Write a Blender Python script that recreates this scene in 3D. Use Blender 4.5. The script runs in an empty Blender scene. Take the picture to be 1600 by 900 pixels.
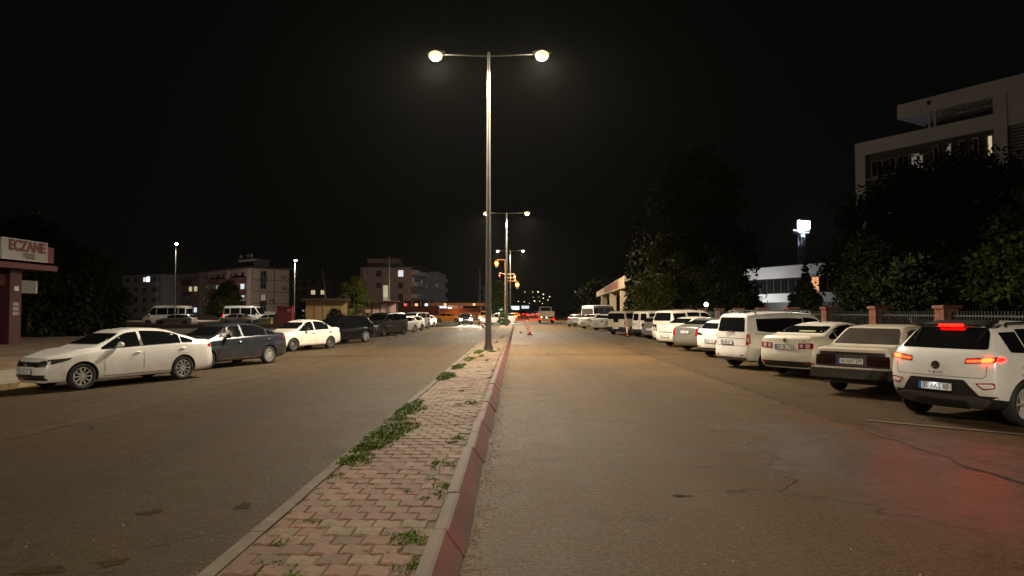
import bpy, bmesh, math, random
import numpy as np
from mathutils import Vector, Matrix, noise
from mathutils.bvhtree import BVHTree
from mathutils.geometry import delaunay_2d_cdt

R = math.radians
random.seed(7)
rng = np.random.default_rng(7)
sc = bpy.context.scene
col = sc.collection

# ------------------------------------------------------------------ camera, world, exposure
CAM_H = 1.77
cam_data = bpy.data.cameras.new('camera')
cam = bpy.data.objects.new('camera', cam_data)
col.objects.link(cam)
cam.location = (0, 0, CAM_H)
cam.rotation_euler = (math.pi / 2 + math.atan(36 / 1067), 0, math.atan(9 / 1067))
cam_data.sensor_width = 36
cam_data.lens = 36 * 1067 / 1600
cam_data.clip_start = 0.05
cam_data.clip_end = 6000
sc.camera = cam

world = bpy.data.worlds.new('World')
sc.world = world
world.use_nodes = True
wb = world.node_tree.nodes['Background']
wb.inputs['Color'].default_value = (0.97, 1.0, 0.80, 1)      # night sky, town glow in the air
wb.inputs['Strength'].default_value = 0.0016

sc.view_settings.view_transform = 'Standard'
sc.view_settings.look = 'None'
sc.view_settings.exposure = 0
sc.view_settings.gamma = 1
sc.view_settings.use_curve_mapping = False
sc.cycles.use_denoising = True
sc.cycles.sample_clamp_indirect = 4
sc.cycles.max_bounces = 5
sc.cycles.caustics_reflective = False
sc.cycles.caustics_refractive = False

LAMP_W = 13200       # one street lamp head
LAMP_C = (1.0, 0.84, 0.63)

# ------------------------------------------------------------------ materials
MATS = {}
def mat(name, color=(.5, .5, .5), rough=.6, metal=0., spec=.5, coat=0., emit=None, estr=0., noise_amt=0., nscale=6.,
        bump=0., bscale=60., bdist=.01, rnoise=0.):
    if name in MATS: return MATS[name]
    m = bpy.data.materials.new(name); m.use_nodes = True
    nt = m.node_tree; b = nt.nodes['Principled BSDF']
    b.inputs['Base Color'].default_value = (*color, 1)
    b.inputs['Roughness'].default_value = rough
    b.inputs['Metallic'].default_value = metal
    b.inputs['Specular IOR Level'].default_value = spec
    b.inputs['Coat Weight'].default_value = coat
    b.inputs['Coat Roughness'].default_value = .06
    if emit:
        b.inputs['Emission Color'].default_value = (*emit, 1)
        b.inputs['Emission Strength'].default_value = estr
    if noise_amt or bump or rnoise:
        tc = nt.nodes.new('ShaderNodeTexCoord')
        if noise_amt or rnoise:
            n = nt.nodes.new('ShaderNodeTexNoise'); n.inputs['Scale'].default_value = nscale
            n.inputs['Detail'].default_value = 6; n.inputs['Roughness'].default_value = .65
            nt.links.new(tc.outputs['Object'], n.inputs['Vector'])
        if noise_amt:
            mx = nt.nodes.new('ShaderNodeMapRange')
            mx.inputs['From Min'].default_value = .3; mx.inputs['From Max'].default_value = .7
            mx.inputs['To Min'].default_value = 1 - noise_amt; mx.inputs['To Max'].default_value = 1 + noise_amt
            nt.links.new(n.outputs['Fac'], mx.inputs['Value'])
            mul = nt.nodes.new('ShaderNodeVectorMath'); mul.operation = 'SCALE'
            mul.inputs[0].default_value = color
            nt.links.new(mx.outputs['Result'], mul.inputs['Scale'])
            nt.links.new(mul.outputs['Vector'], b.inputs['Base Color'])
        if rnoise:
            rr = nt.nodes.new('ShaderNodeMapRange')
            rr.inputs['From Min'].default_value = .3; rr.inputs['From Max'].default_value = .7
            rr.inputs['To Min'].default_value = max(.02, rough - rnoise); rr.inputs['To Max'].default_value = min(1, rough + rnoise)
            nt.links.new(n.outputs['Fac'], rr.inputs['Value'])
            nt.links.new(rr.outputs['Result'], b.inputs['Roughness'])
        if bump:
            n2 = nt.nodes.new('ShaderNodeTexNoise'); n2.inputs['Scale'].default_value = bscale; n2.inputs['Detail'].default_value = 4
            nt.links.new(tc.outputs['Object'], n2.inputs['Vector'])
            bp = nt.nodes.new('ShaderNodeBump'); bp.inputs['Strength'].default_value = bump; bp.inputs['Distance'].default_value = bdist
            nt.links.new(n2.outputs['Fac'], bp.inputs['Height'])
            nt.links.new(bp.outputs['Normal'], b.inputs['Normal'])
    MATS[name] = m
    return m

def asphalt(name, c_dark, c_light, rough=.55, crack=.5, stain=.5, seed=0., polish=None):
    m = bpy.data.materials.new(name); m.use_nodes = True
    nt = m.node_tree; N = nt.nodes; Lk = nt.links.new
    b = N['Principled BSDF']
    tc = N.new('ShaderNodeTexCoord')
    off = N.new('ShaderNodeMapping'); off.inputs['Location'].default_value = (seed, seed * 2.3, 0)
    Lk(tc.outputs['Object'], off.inputs['Vector'])
    def noi(scale, det=6, rg=.6, vec=None, stretch=None):
        n = N.new('ShaderNodeTexNoise'); n.inputs['Scale'].default_value = scale; n.inputs['Detail'].default_value = det
        n.inputs['Roughness'].default_value = rg
        v = off.outputs['Vector']
        if stretch:
            mp = N.new('ShaderNodeMapping'); mp.inputs['Scale'].default_value = stretch; Lk(v, mp.inputs['Vector']); v = mp.outputs['Vector']
        Lk(v, n.inputs['Vector']); return n.outputs['Fac']
    def ramp(v, a, c, lo=0., hi=1.):
        r = N.new('ShaderNodeMapRange'); r.inputs['From Min'].default_value = a; r.inputs['From Max'].default_value = c
        r.inputs['To Min'].default_value = lo; r.inputs['To Max'].default_value = hi; Lk(v, r.inputs['Value']); return r.outputs['Result']
    def mth(op, a, c):
        q = N.new('ShaderNodeMath'); q.operation = op
        for i, v in enumerate((a, c)):
            if isinstance(v, (int, float)): q.inputs[i].default_value = v
            else: Lk(v, q.inputs[i])
        return q.outputs[0]
    big = ramp(noi(.22, 5, .6), .32, .68)
    lane = ramp(noi(1.0, 3, .5, stretch=(.9, .035, 1)), .3, .7)
    mid = ramp(noi(2.2, 8, .7), .3, .7)
    fine = noi(62, 3, .85); four = noi(21, 4, .7)
    grit = noi(260, 2, .8)
    f = mth('ADD', mth('MULTIPLY', big, .38), mth('ADD', mth('MULTIPLY', lane, .32), mth('MULTIPLY', mid, .3)))
    f = mth('ADD', f, ramp(fine, .40, .60, -.45, .45)); f = mth('ADD', f, ramp(four, .38, .62, -.30, .30))
    mix = N.new('ShaderNodeMix'); mix.data_type = 'RGBA'
    mix.inputs['A'].default_value = (*c_dark, 1); mix.inputs['B'].default_value = (*c_light, 1); mix.clamp_factor = True
    Lk(f, mix.inputs['Factor'])
    colr = mix.outputs['Result']
    # pale aggregate chips
    vo = N.new('ShaderNodeTexVoronoi'); vo.inputs['Scale'].default_value = 34; vo.inputs['Randomness'].default_value = 1
    Lk(off.outputs['Vector'], vo.inputs['Vector'])
    chips = mth('MULTIPLY', ramp(vo.outputs['Distance'], .17, .12), ramp(noi(11, 2), .5, .62))
    mx2 = N.new('ShaderNodeMix'); mx2.data_type = 'RGBA'; Lk(colr, mx2.inputs['A']); mx2.inputs['B'].default_value = (.24, .175, .105, 1)
    Lk(mth('MULTIPLY', chips, .6), mx2.inputs['Factor']); colr = mx2.outputs['Result']
    # cracks: warped cell edges broken up
    wn = N.new('ShaderNodeTexNoise'); wn.inputs['Scale'].default_value = 1.6; wn.inputs['Detail'].default_value = 5; Lk(off.outputs['Vector'], wn.inputs['Vector'])
    wv = N.new('ShaderNodeVectorMath'); wv.operation = 'MULTIPLY_ADD'; Lk(wn.outputs['Color'], wv.inputs[0]); wv.inputs[1].default_value = (.9, .9, 0); Lk(off.outputs['Vector'], wv.inputs[2])
    ve = N.new('ShaderNodeTexVoronoi'); ve.feature = 'DISTANCE_TO_EDGE'; ve.inputs['Scale'].default_value = .24
    Lk(wv.outputs['Vector'], ve.inputs['Vector'])
    ck = mth('MULTIPLY', ramp(ve.outputs['Distance'], .0050, .0010), ramp(noi(.5, 3), .46, .56))
    mx3 = N.new('ShaderNodeMix'); mx3.data_type = 'RGBA'; Lk(colr, mx3.inputs['A']); mx3.inputs['B'].default_value = (.012, .010, .009, 1)
    Lk(mth('MULTIPLY', ck, crack), mx3.inputs['Factor']); colr = mx3.outputs['Result']
    # oil stains
    st = mth('MULTIPLY', ramp(noi(.95, 5, .6), .60, .72), stain)
    mx4 = N.new('ShaderNodeMix'); mx4.data_type = 'RGBA'; Lk(colr, mx4.inputs['A']); mx4.inputs['B'].default_value = (.016, .014, .012, 1)
    Lk(st, mx4.inputs['Factor']); colr = mx4.outputs['Result']
    Lk(colr, b.inputs['Base Color'])
    Lk(ramp(mth('ADD', mth('MULTIPLY', big, .5), mth('MULTIPLY', mid, .5)), .2, .8, rough - .09, rough + .14), b.inputs['Roughness'])
    b.inputs['Specular IOR Level'].default_value = .16
    if polish:      # traffic polished, bitumen rich area with an uneven outline
        cx, cy, rx, ry = polish
        mp = N.new('ShaderNodeMapping'); mp.vector_type = 'POINT'
        mp.inputs['Location'].default_value = (-cx / rx, -cy / ry, 0); mp.inputs['Scale'].default_value = (1 / rx, 1 / ry, 0); Lk(tc.outputs['Object'], mp.inputs['Vector'])
        ln = N.new('ShaderNodeVectorMath'); ln.operation = 'LENGTH'; Lk(mp.outputs['Vector'], ln.inputs[0])
        dd = mth('ADD', ln.outputs['Value'], mth('ADD', ramp(noi(1.1, 4), .3, .7, -.35, .35), ramp(noi(7, 4, .7), .3, .7, -.22, .22)))
        pm_ = ramp(dd, 1.05, .55)
        rg_ = b.inputs['Roughness'].links[0].from_socket
        Lk(mth('SUBTRACT', rg_, mth('MULTIPLY', pm_, .16)), b.inputs['Roughness'])
        mxp = N.new('ShaderNodeMix'); mxp.data_type = 'RGBA'; Lk(mth('MULTIPLY', pm_, .55), mxp.inputs['Factor']); Lk(colr, mxp.inputs['A']); mxp.inputs['B'].default_value = (.035, .027, .018, 1)
        Lk(mxp.outputs['Result'], b.inputs['Base Color'])
        Lk(mth('ADD', mth('MULTIPLY', pm_, .22), .16), b.inputs['Specular IOR Level'])
    hgt = mth('ADD', mth('MULTIPLY', fine, 1.0), mth('ADD', mth('MULTIPLY', grit, .45), mth('ADD', mth('MULTIPLY', mid, .55), mth('ADD', mth('MULTIPLY', four, 1.6), mth('MULTIPLY', ck, -1.5)))))
    bp = N.new('ShaderNodeBump'); bp.inputs['Strength'].default_value = 1.0; bp.inputs['Distance'].default_value = .030
    Lk(hgt, bp.inputs['Height']); Lk(bp.outputs['Normal'], b.inputs['Normal'])
    MATS[name] = m
    return m

def leafmat(name, c1, c2, trans=.25):
    m = bpy.data.materials.new(name); m.use_nodes = True
    nt = m.node_tree; b = nt.nodes['Principled BSDF']
    g = nt.nodes.new('ShaderNodeNewGeometry')
    mix = nt.nodes.new('ShaderNodeMix'); mix.data_type = 'RGBA'
    mix.inputs['A'].default_value = (*c1, 1); mix.inputs['B'].default_value = (*c2, 1)
    nt.links.new(g.outputs['Random Per Island'], mix.inputs['Factor'])
    nt.links.new(mix.outputs['Result'], b.inputs['Base Color'])
    b.inputs['Roughness'].default_value = .6
    b.inputs['Specular IOR Level'].default_value = .06
    MATS[name] = m
    return m

def paint(name, c, rough=.28, metal=0., dirt=.17):
    if name in MATS: return MATS[name]
    m = bpy.data.materials.new(name); m.use_nodes = True
    nt = m.node_tree; b = nt.nodes['Principled BSDF']; Lk = nt.links.new
    tc = nt.nodes.new('ShaderNodeTexCoord')
    n = nt.nodes.new('ShaderNodeTexNoise'); n.inputs['Scale'].default_value = 2.6; n.inputs['Detail'].default_value = 8; n.inputs['Roughness'].default_value = .7
    Lk(tc.outputs['Object'], n.inputs['Vector'])
    sep = nt.nodes.new('ShaderNodeSeparateXYZ'); Lk(tc.outputs['Object'], sep.inputs['Vector'])
    lo = nt.nodes.new('ShaderNodeMapRange'); lo.inputs['From Min'].default_value = .62; lo.inputs['From Max'].default_value = .18
    lo.inputs['To Min'].default_value = .35; lo.inputs['To Max'].default_value = 1.6
    Lk(sep.outputs['Z'], lo.inputs['Value'])
    dr = nt.nodes.new('ShaderNodeMapRange'); dr.inputs['From Min'].default_value = .35; dr.inputs['From Max'].default_value = .75
    dr.inputs['To Max'].default_value = dirt * 2.2
    Lk(n.outputs['Fac'], dr.inputs['Value'])
    ml = nt.nodes.new('ShaderNodeMath'); ml.operation = 'MULTIPLY'; ml.use_clamp = True
    Lk(dr.outputs['Result'], ml.inputs[0]); Lk(lo.outputs['Result'], ml.inputs[1])
    mix = nt.nodes.new('ShaderNodeMix'); mix.data_type = 'RGBA'
    mix.inputs['A'].default_value = (*c, 1); mix.inputs['B'].default_value = (.19, .155, .115, 1)   # road dust
    Lk(ml.outputs[0], mix.inputs['Factor']); Lk(mix.outputs['Result'], b.inputs['Base Color'])
    b.inputs['Roughness'].default_value = rough; b.inputs['Metallic'].default_value = metal
    b.inputs['Coat Weight'].default_value = .7; b.inputs['Coat Roughness'].default_value = .07
    MATS[name] = m
    return m

BLACK = mat('black_plastic', (.018, .018, .019), .5, noise_amt=.2, nscale=9)
RUBBER = mat('tyre_rubber', (.02, .019, .018), .75, noise_amt=.25, nscale=14)
GLASS = mat('dark_glass', (.006, .007, .008), .05, spec=.4, rnoise=.035, nscale=3)
GLASSG = mat('dusty_glass', (.05, .043, .036), .35, spec=.5, noise_amt=.25, nscale=3)
CHROME = mat('chrome', (.7, .7, .7), .15, metal=1)
ALLOY = mat('alloy', (.50, .49, .47), .35, metal=.35)
STEELW = mat('dull_steel', (.16, .15, .14), .5, metal=.6)
REDLENS = mat('red_lens', (.35, .012, .012), .12, coat=.6)
DARKRED = mat('dark_red_lens', (.030, .010, .008), .2, coat=.5)
DARKLENS = mat('dark_headlamp', (.05, .05, .055), .08, coat=.8)
CLEARLENS = mat('clear_lens', (.45, .45, .46), .12, coat=.8)
ORANGELENS = mat('orange_lens', (.6, .14, .02), .15)
REDLIT = mat('lit_red_lamp', (.6, .02, .01), .3, emit=(1, .0010, .0004), estr=50)
REDHOT = mat('lit_brake_lamp', (.6, .02, .01), .3, emit=(1, .0036, .0007), estr=190)
HEADLIT = mat('lit_headlamp', (.9, .9, .8), .3, emit=(1, .86, .62), estr=160)
PLATE = mat('plate_white', (.78, .78, .76), .35)
PLATELIT = mat('plate_lit', (.78, .78, .78), .35)
PLATEBLUE = mat('plate_blue', (.03, .16, .62), .35)
INK = mat('plate_ink', (.01, .01, .01), .5)
GALV = mat('galvanised', (.17, .165, .15), .5, metal=.5, noise_amt=.18, nscale=5, bump=.1)
REDBAR = mat('lit_red_bar', (.6, .02, .01), .3, emit=(1, .0045, .0010), estr=62)
BULB = mat('lamp_lens', (1, 1, 1), .3, emit=(1, .80, .42), estr=1.7)
BULBC = mat('lamp_lens_cool', (1, 1, 1), .3, emit=(1, .93, .80), estr=22)
FLOOD = mat('flood_lens', (1, 1, 1), .3, emit=(.72, .84, 1.0), estr=120)

# ------------------------------------------------------------------ object helpers
def link(o):
    col.objects.link(o); return o
def tag(o, label=None, cat=None, group=None, kind=None):
    if label: o['label'] = label
    if cat: o['category'] = cat
    if group: o['group'] = group
    if kind: o['kind'] = kind
    return o
def thing(name, loc, rz, label, cat, group=None):
    o = bpy.data.objects.new(name, None); o.empty_display_size = .3
    o.location = loc; o.rotation_euler = (0, 0, rz); link(o)
    return tag(o, label, cat, group)
def obj(name, me, m=None, parent=None, loc=None, rz=None):
    if m is not None:
        ms = list(m) if isinstance(m, (list, tuple)) else [m]
        if len(me.materials) == len(ms):
            for i, x in enumerate(ms): me.materials[i] = x
        else:
            me.materials.clear()
            for x in ms: me.materials.append(x)
    o = bpy.data.objects.new(name, me); link(o)
    if parent: o.parent = parent
    if loc is not None: o.location = loc
    if rz is not None: o.rotation_euler = (0, 0, rz)
    return o

class MB:
    """collects simple solids into one mesh"""
    def __init__(s): s.v = []; s.f = []; s.smooth = []
    def add(s, vs, fs, sm=False):
        b = len(s.v); s.v += [tuple(v) for v in vs]
        s.f += [tuple(i + b for i in f) for f in fs]; s.smooth += [sm] * len(fs); return s
    def box(s, x0, x1, y0, y1, z0, z1, M=None):
        vs = [(x, y, z) for x in (x0, x1) for y in (y0, y1) for z in (z0, z1)]
        if M: vs = [M @ Vector(v) for v in vs]
        fs = [(0, 1, 3, 2), (4, 6, 7, 5), (0, 4, 5, 1), (2, 3, 7, 6), (0, 2, 6, 4), (1, 5, 7, 3)]
        return s.add(vs, fs)
    def tube(s, p, q, r0, r1=None, n=10, cap=True):
        r1 = r0 if r1 is None else r1
        p, q = Vector(p), Vector(q); d = (q - p).normalized()
        u = d.orthogonal().normalized(); w = d.cross(u)
        vs = []
        for c, r in ((p, r0), (q, r1)):
            for i in range(n):
                a = 2 * math.pi * i / n; vs.append(c + r * (math.cos(a) * u + math.sin(a) * w))
        s.add(vs, [(i, (i + 1) % n, n + (i + 1) % n, n + i) for i in range(n)], True)
        if cap: s.add(vs, [tuple(range(n))[::-1], tuple(range(n, 2 * n))])
        return s
    def bar(s, p, q, w, h=None):
        h = h or w
        p, q = Vector(p), Vector(q); d = (q - p); L = d.length; d.normalize()
        up = Vector((0, 0, 1)) if abs(d.z) < .95 else Vector((0, 1, 0))
        a = d.cross(up).normalized(); b2 = a.cross(d)
        vs = [p + sx * a * w / 2 + sz * b2 * h / 2 + d * L * t for t in (0, 1) for sx in (-1, 1) for sz in (-1, 1)]
        return s.add(vs, [(0, 1, 3, 2), (4, 6, 7, 5), (0, 4, 5, 1), (2, 3, 7, 6), (0, 2, 6, 4), (1, 5, 7, 3)])
    def ball(s, c, rx, ry=None, rz=None, nu=12, nv=8, M=None):
        ry = rx if ry is None else ry; rz = rx if rz is None else rz
        vs = []
        for j in range(nv + 1):
            t = math.pi * j / nv
            for i in range(nu):
                a = 2 * math.pi * i / nu
                v = Vector((c[0] + rx * math.sin(t) * math.cos(a), c[1] + ry * math.sin(t) * math.sin(a), c[2] + rz * math.cos(t)))
                vs.append(M @ v if M else v)
        fs = [(j * nu + i, (j + 1) * nu + i, (j + 1) * nu + (i + 1) % nu, j * nu + (i + 1) % nu) for j in range(nv) for i in range(nu)]
        return s.add(vs, fs, True)
    def prism(s, poly, axis, a, b2):
        """poly of 2D points extruded along axis ('x','y','z') from a to b2"""
        def P(p, t):
            return {'x': (t, p[0], p[1]), 'y': (p[0], t, p[1]), 'z': (p[0], p[1], t)}[axis]
        n = len(poly)
        vs = [P(p, a) for p in poly] + [P(p, b2) for p in poly]
        return s.add(vs, [tuple(range(n)), tuple(range(2 * n - 1, n - 1, -1))] + [(i, n + i, n + (i + 1) % n, (i + 1) % n) for i in range(n)])
    def mesh(s, name, fix=True):
        me = bpy.data.meshes.new(name); me.from_pydata(s.v, [], s.f)
        me.polygons.foreach_set('use_smooth', s.smooth)
        if fix:
            bm = bmesh.new(); bm.from_mesh(me)
            bmesh.ops.remove_doubles(bm, verts=bm.verts, dist=1e-5) if False else None
            bmesh.ops.recalc_face_normals(bm, faces=bm.faces); bm.to_mesh(me); bm.free()
        me.update(); return me
    def build(s, name, m, parent=None, loc=None, rz=None, fix=True):
        return obj(name, s.mesh(name, fix), m, parent, loc, rz)

def sheet(name, x0, x1, y0, y1, z, m, parent=None):
    me = bpy.data.meshes.new(name)
    me.from_pydata([(x0, y0, z), (x1, y0, z), (x1, y1, z), (x0, y1, z)], [], [(0, 1, 2, 3)]); me.update()
    return obj(name, me, m, parent)

def text_mesh(s, size, ext, M, name='lettering', align='CENTER'):
    cu = bpy.data.curves.new('t', 'FONT'); cu.body = s; cu.size = size; cu.extrude = ext
    cu.align_x = align; cu.align_y = 'CENTER'; cu.resolution_u = 3
    o = bpy.data.objects.new('t', cu); link(o)
    dg = bpy.context.evaluated_depsgraph_get(); dg.update()
    me = bpy.data.meshes.new_from_object(o.evaluated_get(dg))
    bpy.data.objects.remove(o); me.name = name
    me.transform(M); return me

def area_light(name, parent, loc, size, power, color, rot=(0, 0, 0), spread=170):
    ld = bpy.data.lights.new(name, 'AREA'); ld.shape = 'DISK'; ld.size = size; ld.energy = power; ld.color = color
    ld.spread = R(spread)
    o = bpy.data.objects.new(name, ld); link(o); o.parent = parent; o.location = loc; o.rotation_euler = rot
    return o
def spot_light(name, parent, loc, power, color, angle=150, blend=.8, rot=(0, 0, 0), radius=.12):
    ld = bpy.data.lights.new(name, 'SPOT'); ld.energy = power; ld.color = color; ld.spot_size = R(angle); ld.spot_blend = blend
    ld.shadow_soft_size = radius
    o = bpy.data.objects.new(name, ld); link(o); o.parent = parent; o.location = loc; o.rotation_euler = rot
    return o
def point_light(name, parent, loc, power, color, radius=.1):
    ld = bpy.data.lights.new(name, 'POINT'); ld.energy = power; ld.color = color; ld.shadow_soft_size = radius
    o = bpy.data.objects.new(name, ld); link(o); o.parent = parent; o.location = loc
    return o

# ------------------------------------------------------------------ ground, roads
ASPH = asphalt('asphalt', (.060, .0360, .0126), (.196, .1180, .0435), .56, .95, .6, polish=(4.15, 8.0, 1.35, 3.6))
ASPH2 = asphalt('apron_asphalt', (.050, .031, .0125), (.140, .087, .036), .62, .6, .8, 31., polish=(5.0, 7.6, 1.7, 3.2))
ASPH3 = asphalt('lot_asphalt', (.06, .046, .034), (.11, .085, .06), .7, .3, .4, 77.)
DIRT = mat('dry_earth', (.14, .095, .058), .95, noise_amt=.45, nscale=1.2, bump=.6, bscale=8, bdist=.08)
GARDEN = mat('garden_soil', (.045, .05, .025), .95, noise_amt=.4, nscale=2, bump=.6, bscale=10, bdist=.05)
CONC = mat('kerb_concrete', (.175, .138, .095), .85, noise_amt=.22, nscale=7, bump=.3, bscale=60)
PAVE = mat('pavement_concrete', (.22, .19, .155), .85, noise_amt=.25, nscale=3, bump=.3, bscale=30)

GK = .0159                               # the left carriageway falls away from the median
def gz(x): return GK * (x + 1.9) if x < -1.9 else 0.
# one ground sheet, open where the falling carriageway lies
hx0, hx1, hy0, hy1 = -15.7, -1.95, -60, 83.95
gme = bpy.data.meshes.new('ground')
gxs = (-1500, hx0, hx1, 1500); gys = (-200, hy0, hy1, 2500)
gme.from_pydata([(x, y, -.05) for y in gys for x in gxs], [], [(j * 4 + i, j * 4 + i + 1, j * 4 + i + 5, j * 4 + i + 4) for j in range(3) for i in range(3) if (i, j) != (1, 1)]); gme.update()
tag(obj('ground', gme, DIRT), kind='structure')
rd = sheet('road', -2.0, 11.4, -60, 1200, 0, ASPH); tag(rd, kind='structure')
rd = sheet('far_road', -12.6, -2.0, 112, 1200, 0, ASPH); tag(rd, kind='structure')
def slope_sheet(name, x0, x1, y0, y1, z, m):
    me = bpy.data.meshes.new(name); me.from_pydata([(x0, y0, z + gz(x0)), (x1, y0, z + gz(x1)), (x1, y1, z + gz(x1)), (x0, y1, z + gz(x0))], [], [(0, 1, 2, 3)]); me.update()
    return tag(obj(name, me, m), kind='structure')
rd2 = sheet('cross_road', -160, 120, 84, 112, .004, ASPH3); tag(rd2, kind='structure')
lot = sheet('parking_lot', -120, -24, 62, 112, -.02, ASPH3); tag(lot, kind='structure')
# parking apron: older asphalt with a ragged edge, laid over the lane
def ragged(name, xe, x1, y0, y1, z, m, amp=.16, step=.12, rad=False):
    ys = np.arange(y0, y1 + step, step)
    vs = []; fs = []
    for y in ys:
        n = noise.noise(Vector((y * .45, xe, 0))) * amp * 1.3 + noise.noise(Vector((y * 2.1, 5, xe))) * amp * .6 + noise.noise(Vector((y * 6, 9, xe))) * amp * .25
        vs += [(xe + n, y, z + gz(xe + n)), (x1, y, z + gz(x1)), (xe + n - .01, y, z - .004 + gz(xe + n))]
    for i in range(len(ys) - 1):
        a = 3 * i; fs += [(a, a + 1, a + 4, a + 3) if x1 > xe else (a + 1, a, a + 3, a + 4), (a + 2, a, a + 3, a + 5)]
    me = bpy.data.meshes.new(name); me.from_pydata(vs, [], fs); me.update()
    return obj(name, me, m)
tag(ragged('parking_apron', 5.15, 11.4, -10, 84, .005, ASPH2), kind='structure')
CRK = mat('crack_dirt', (.016, .012, .009), .95)
def crack(name, pts, w, z, seed=0, step=.06):
    V = []; F = []
    for (p, q) in zip(pts[:-1], pts[1:]):
        p, q = Vector(p), Vector(q); n = max(2, int((q - p).length / step)); d = (q - p).normalized(); a = Vector((-d.y, d.x))
        for i in range(n + 1):
            c = p.lerp(q, i / n); o1 = noise.noise(Vector((c.x * 1.7, c.y * 1.7, seed))) * .14 + noise.noise(Vector((c.x * 8, c.y * 8, seed))) * .035
            ww = w * max(.12, .55 + noise.noise(Vector((c.x * 3, c.y * 3, seed + 4))) * 1.1)
            V += [tuple((c + a * (o1 - ww)).to_3d() + Vector((0, 0, z + gz(c.x)))), tuple((c + a * (o1 + ww)).to_3d() + Vector((0, 0, z + gz(c.x))))]
            if i: k = len(V); F.append((k - 4, k - 3, k - 1, k - 2))
    me = bpy.data.meshes.new(name); me.from_pydata(V, [], F); me.update(); return tag(obj(name, me, CRK), kind='structure')
crack('edge_crack', [(5.2, 4.0), (5.12, 10), (5.16, 16), (5.1, 34)], .028, .009, 3)
crack('edge_crack', [(5.55, 5.0), (5.42, 9), (5.3, 13)], .012, .009, 7)
crack('cross_crack', [(.5, 7.9), (2.4, 7.85), (4.4, 8.05)], .007, .004, 9)
crack('cross_crack', [(-.2, 21.2), (2.2, 21.0), (5.0, 21.4)], .02, .004, 12)
crack('cross_crack', [(-2.2, 17.8), (-4.5, 18.1), (-7.0, 17.8)], .012, .004, 15)
tag(ragged('left_parking_apron', -7.2, -12.6, -10, 80, .005, asphalt('left_apron_asphalt', (.040, .0270, .0130), (.115, .0790, .0420), .6, .6, .8, 91.)), kind='structure')
ASPHL = asphalt('left_asphalt', (.034, .0220, .0092), (.100, .0650, .0270), .58, .95, .7, 13.)
slope_sheet('left_carriageway', -12.7, -1.9, -60, 83.95, .0, ASPHL)
def blob(name, cx, cy, rx, ry, m, z, seed, n=64, rough_=.35):
    z += gz(cx); vs = [(cx, cy, z)]
    for i in range(n):
        a = 2 * math.pi * i / n; k = 1 + rough_ * noise.noise(Vector((math.cos(a) * 1.6, math.sin(a) * 1.6, seed))) * 1.4 + rough_ * .5 * noise.noise(Vector((math.cos(a) * 6, math.sin(a) * 6, seed)))
        vs.append((cx + rx * k * math.cos(a), cy + ry * k * math.sin(a), z + (GK * rx * k * math.cos(a) if cx < -1.9 else 0)))
    me = bpy.data.meshes.new(name); me.from_pydata(vs, [], [(0, i + 1, (i + 1) % n + 1) for i in range(n)]); me.update()
    return tag(obj(name, me, m), kind='structure')
OIL = mat('oil_stain', (.046, .030, .0135), .9, spec=.05, noise_amt=.4, nscale=9)
for i, (px, py, rx, ry) in enumerate(((385, 787, .10, .14), (182, 871, .13, .08), (62, 884, .22, .07), (236, 795, .16, .07), (1062, 772, .10, .05))):
    q = 1.77 / (py - 486); blob('oil_stain', (px - 809) * q, 1067 * q, rx * .7, ry * .8, OIL, .0045, i + 20, 72, .7)
# worn parking line
PAINTW = mat('worn_white_paint', (.115, .095, .07), .7, noise_amt=.5, nscale=9)
ml = MB(); ml.box(-.05, .05, -2.2, 2.2, 0, .004)
o = ml.build('parking_line', PAINTW, None, (7.3, 9.75, .016), R(52)); tag(o, kind='structure')
# pavements beside the road
def kerbline(name, x, sgn, y0, y1, w, zt, m_top):
    b = MB(); b.box(min(x, x + sgn * w), max(x, x + sgn * w), y0, y1, -.32, zt); o = b.build(name, m_top); tag(o, kind='structure'); return o
pv = kerbline('left_pavement', -12.75, -1, -60, 83.9, 3.0, -.04, PAVE)
YEL = mat('yellow_kerb_paint', (.22, .155, .055), .75, noise_amt=.35, nscale=5)
for i in range(84):
    y = -.1 + i
    b = MB(); b.box(-12.75, -12.6, y + .006, y + .994, -.25, -.03); b.build('kerb_stone', YEL if i % 4 < 2 else CONC, pv)
pv2 = kerbline('right_pavement', 11.55, 1, -30, 78, 1.3, .12, PAVE)
for i in range(70):
    y = -4 + i
    b = MB(); b.box(11.4, 11.55, y + .006, y + .994, -.02, .135); b.build('kerb_stone', CONC, pv2)
tag(sheet('garden_ground', 12.85, 140, -30, 170, .05, GARDEN), kind='structure')
vme = bpy.data.meshes.new('verge'); vme.from_pydata([(-36, -10, .02), (-15.74, -10, -.045), (-15.74, 62, -.045), (-36, 62, .02)], [], [(0, 1, 2, 3)]); vme.update(); tag(obj('verge', vme, DIRT), kind='structure')

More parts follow.
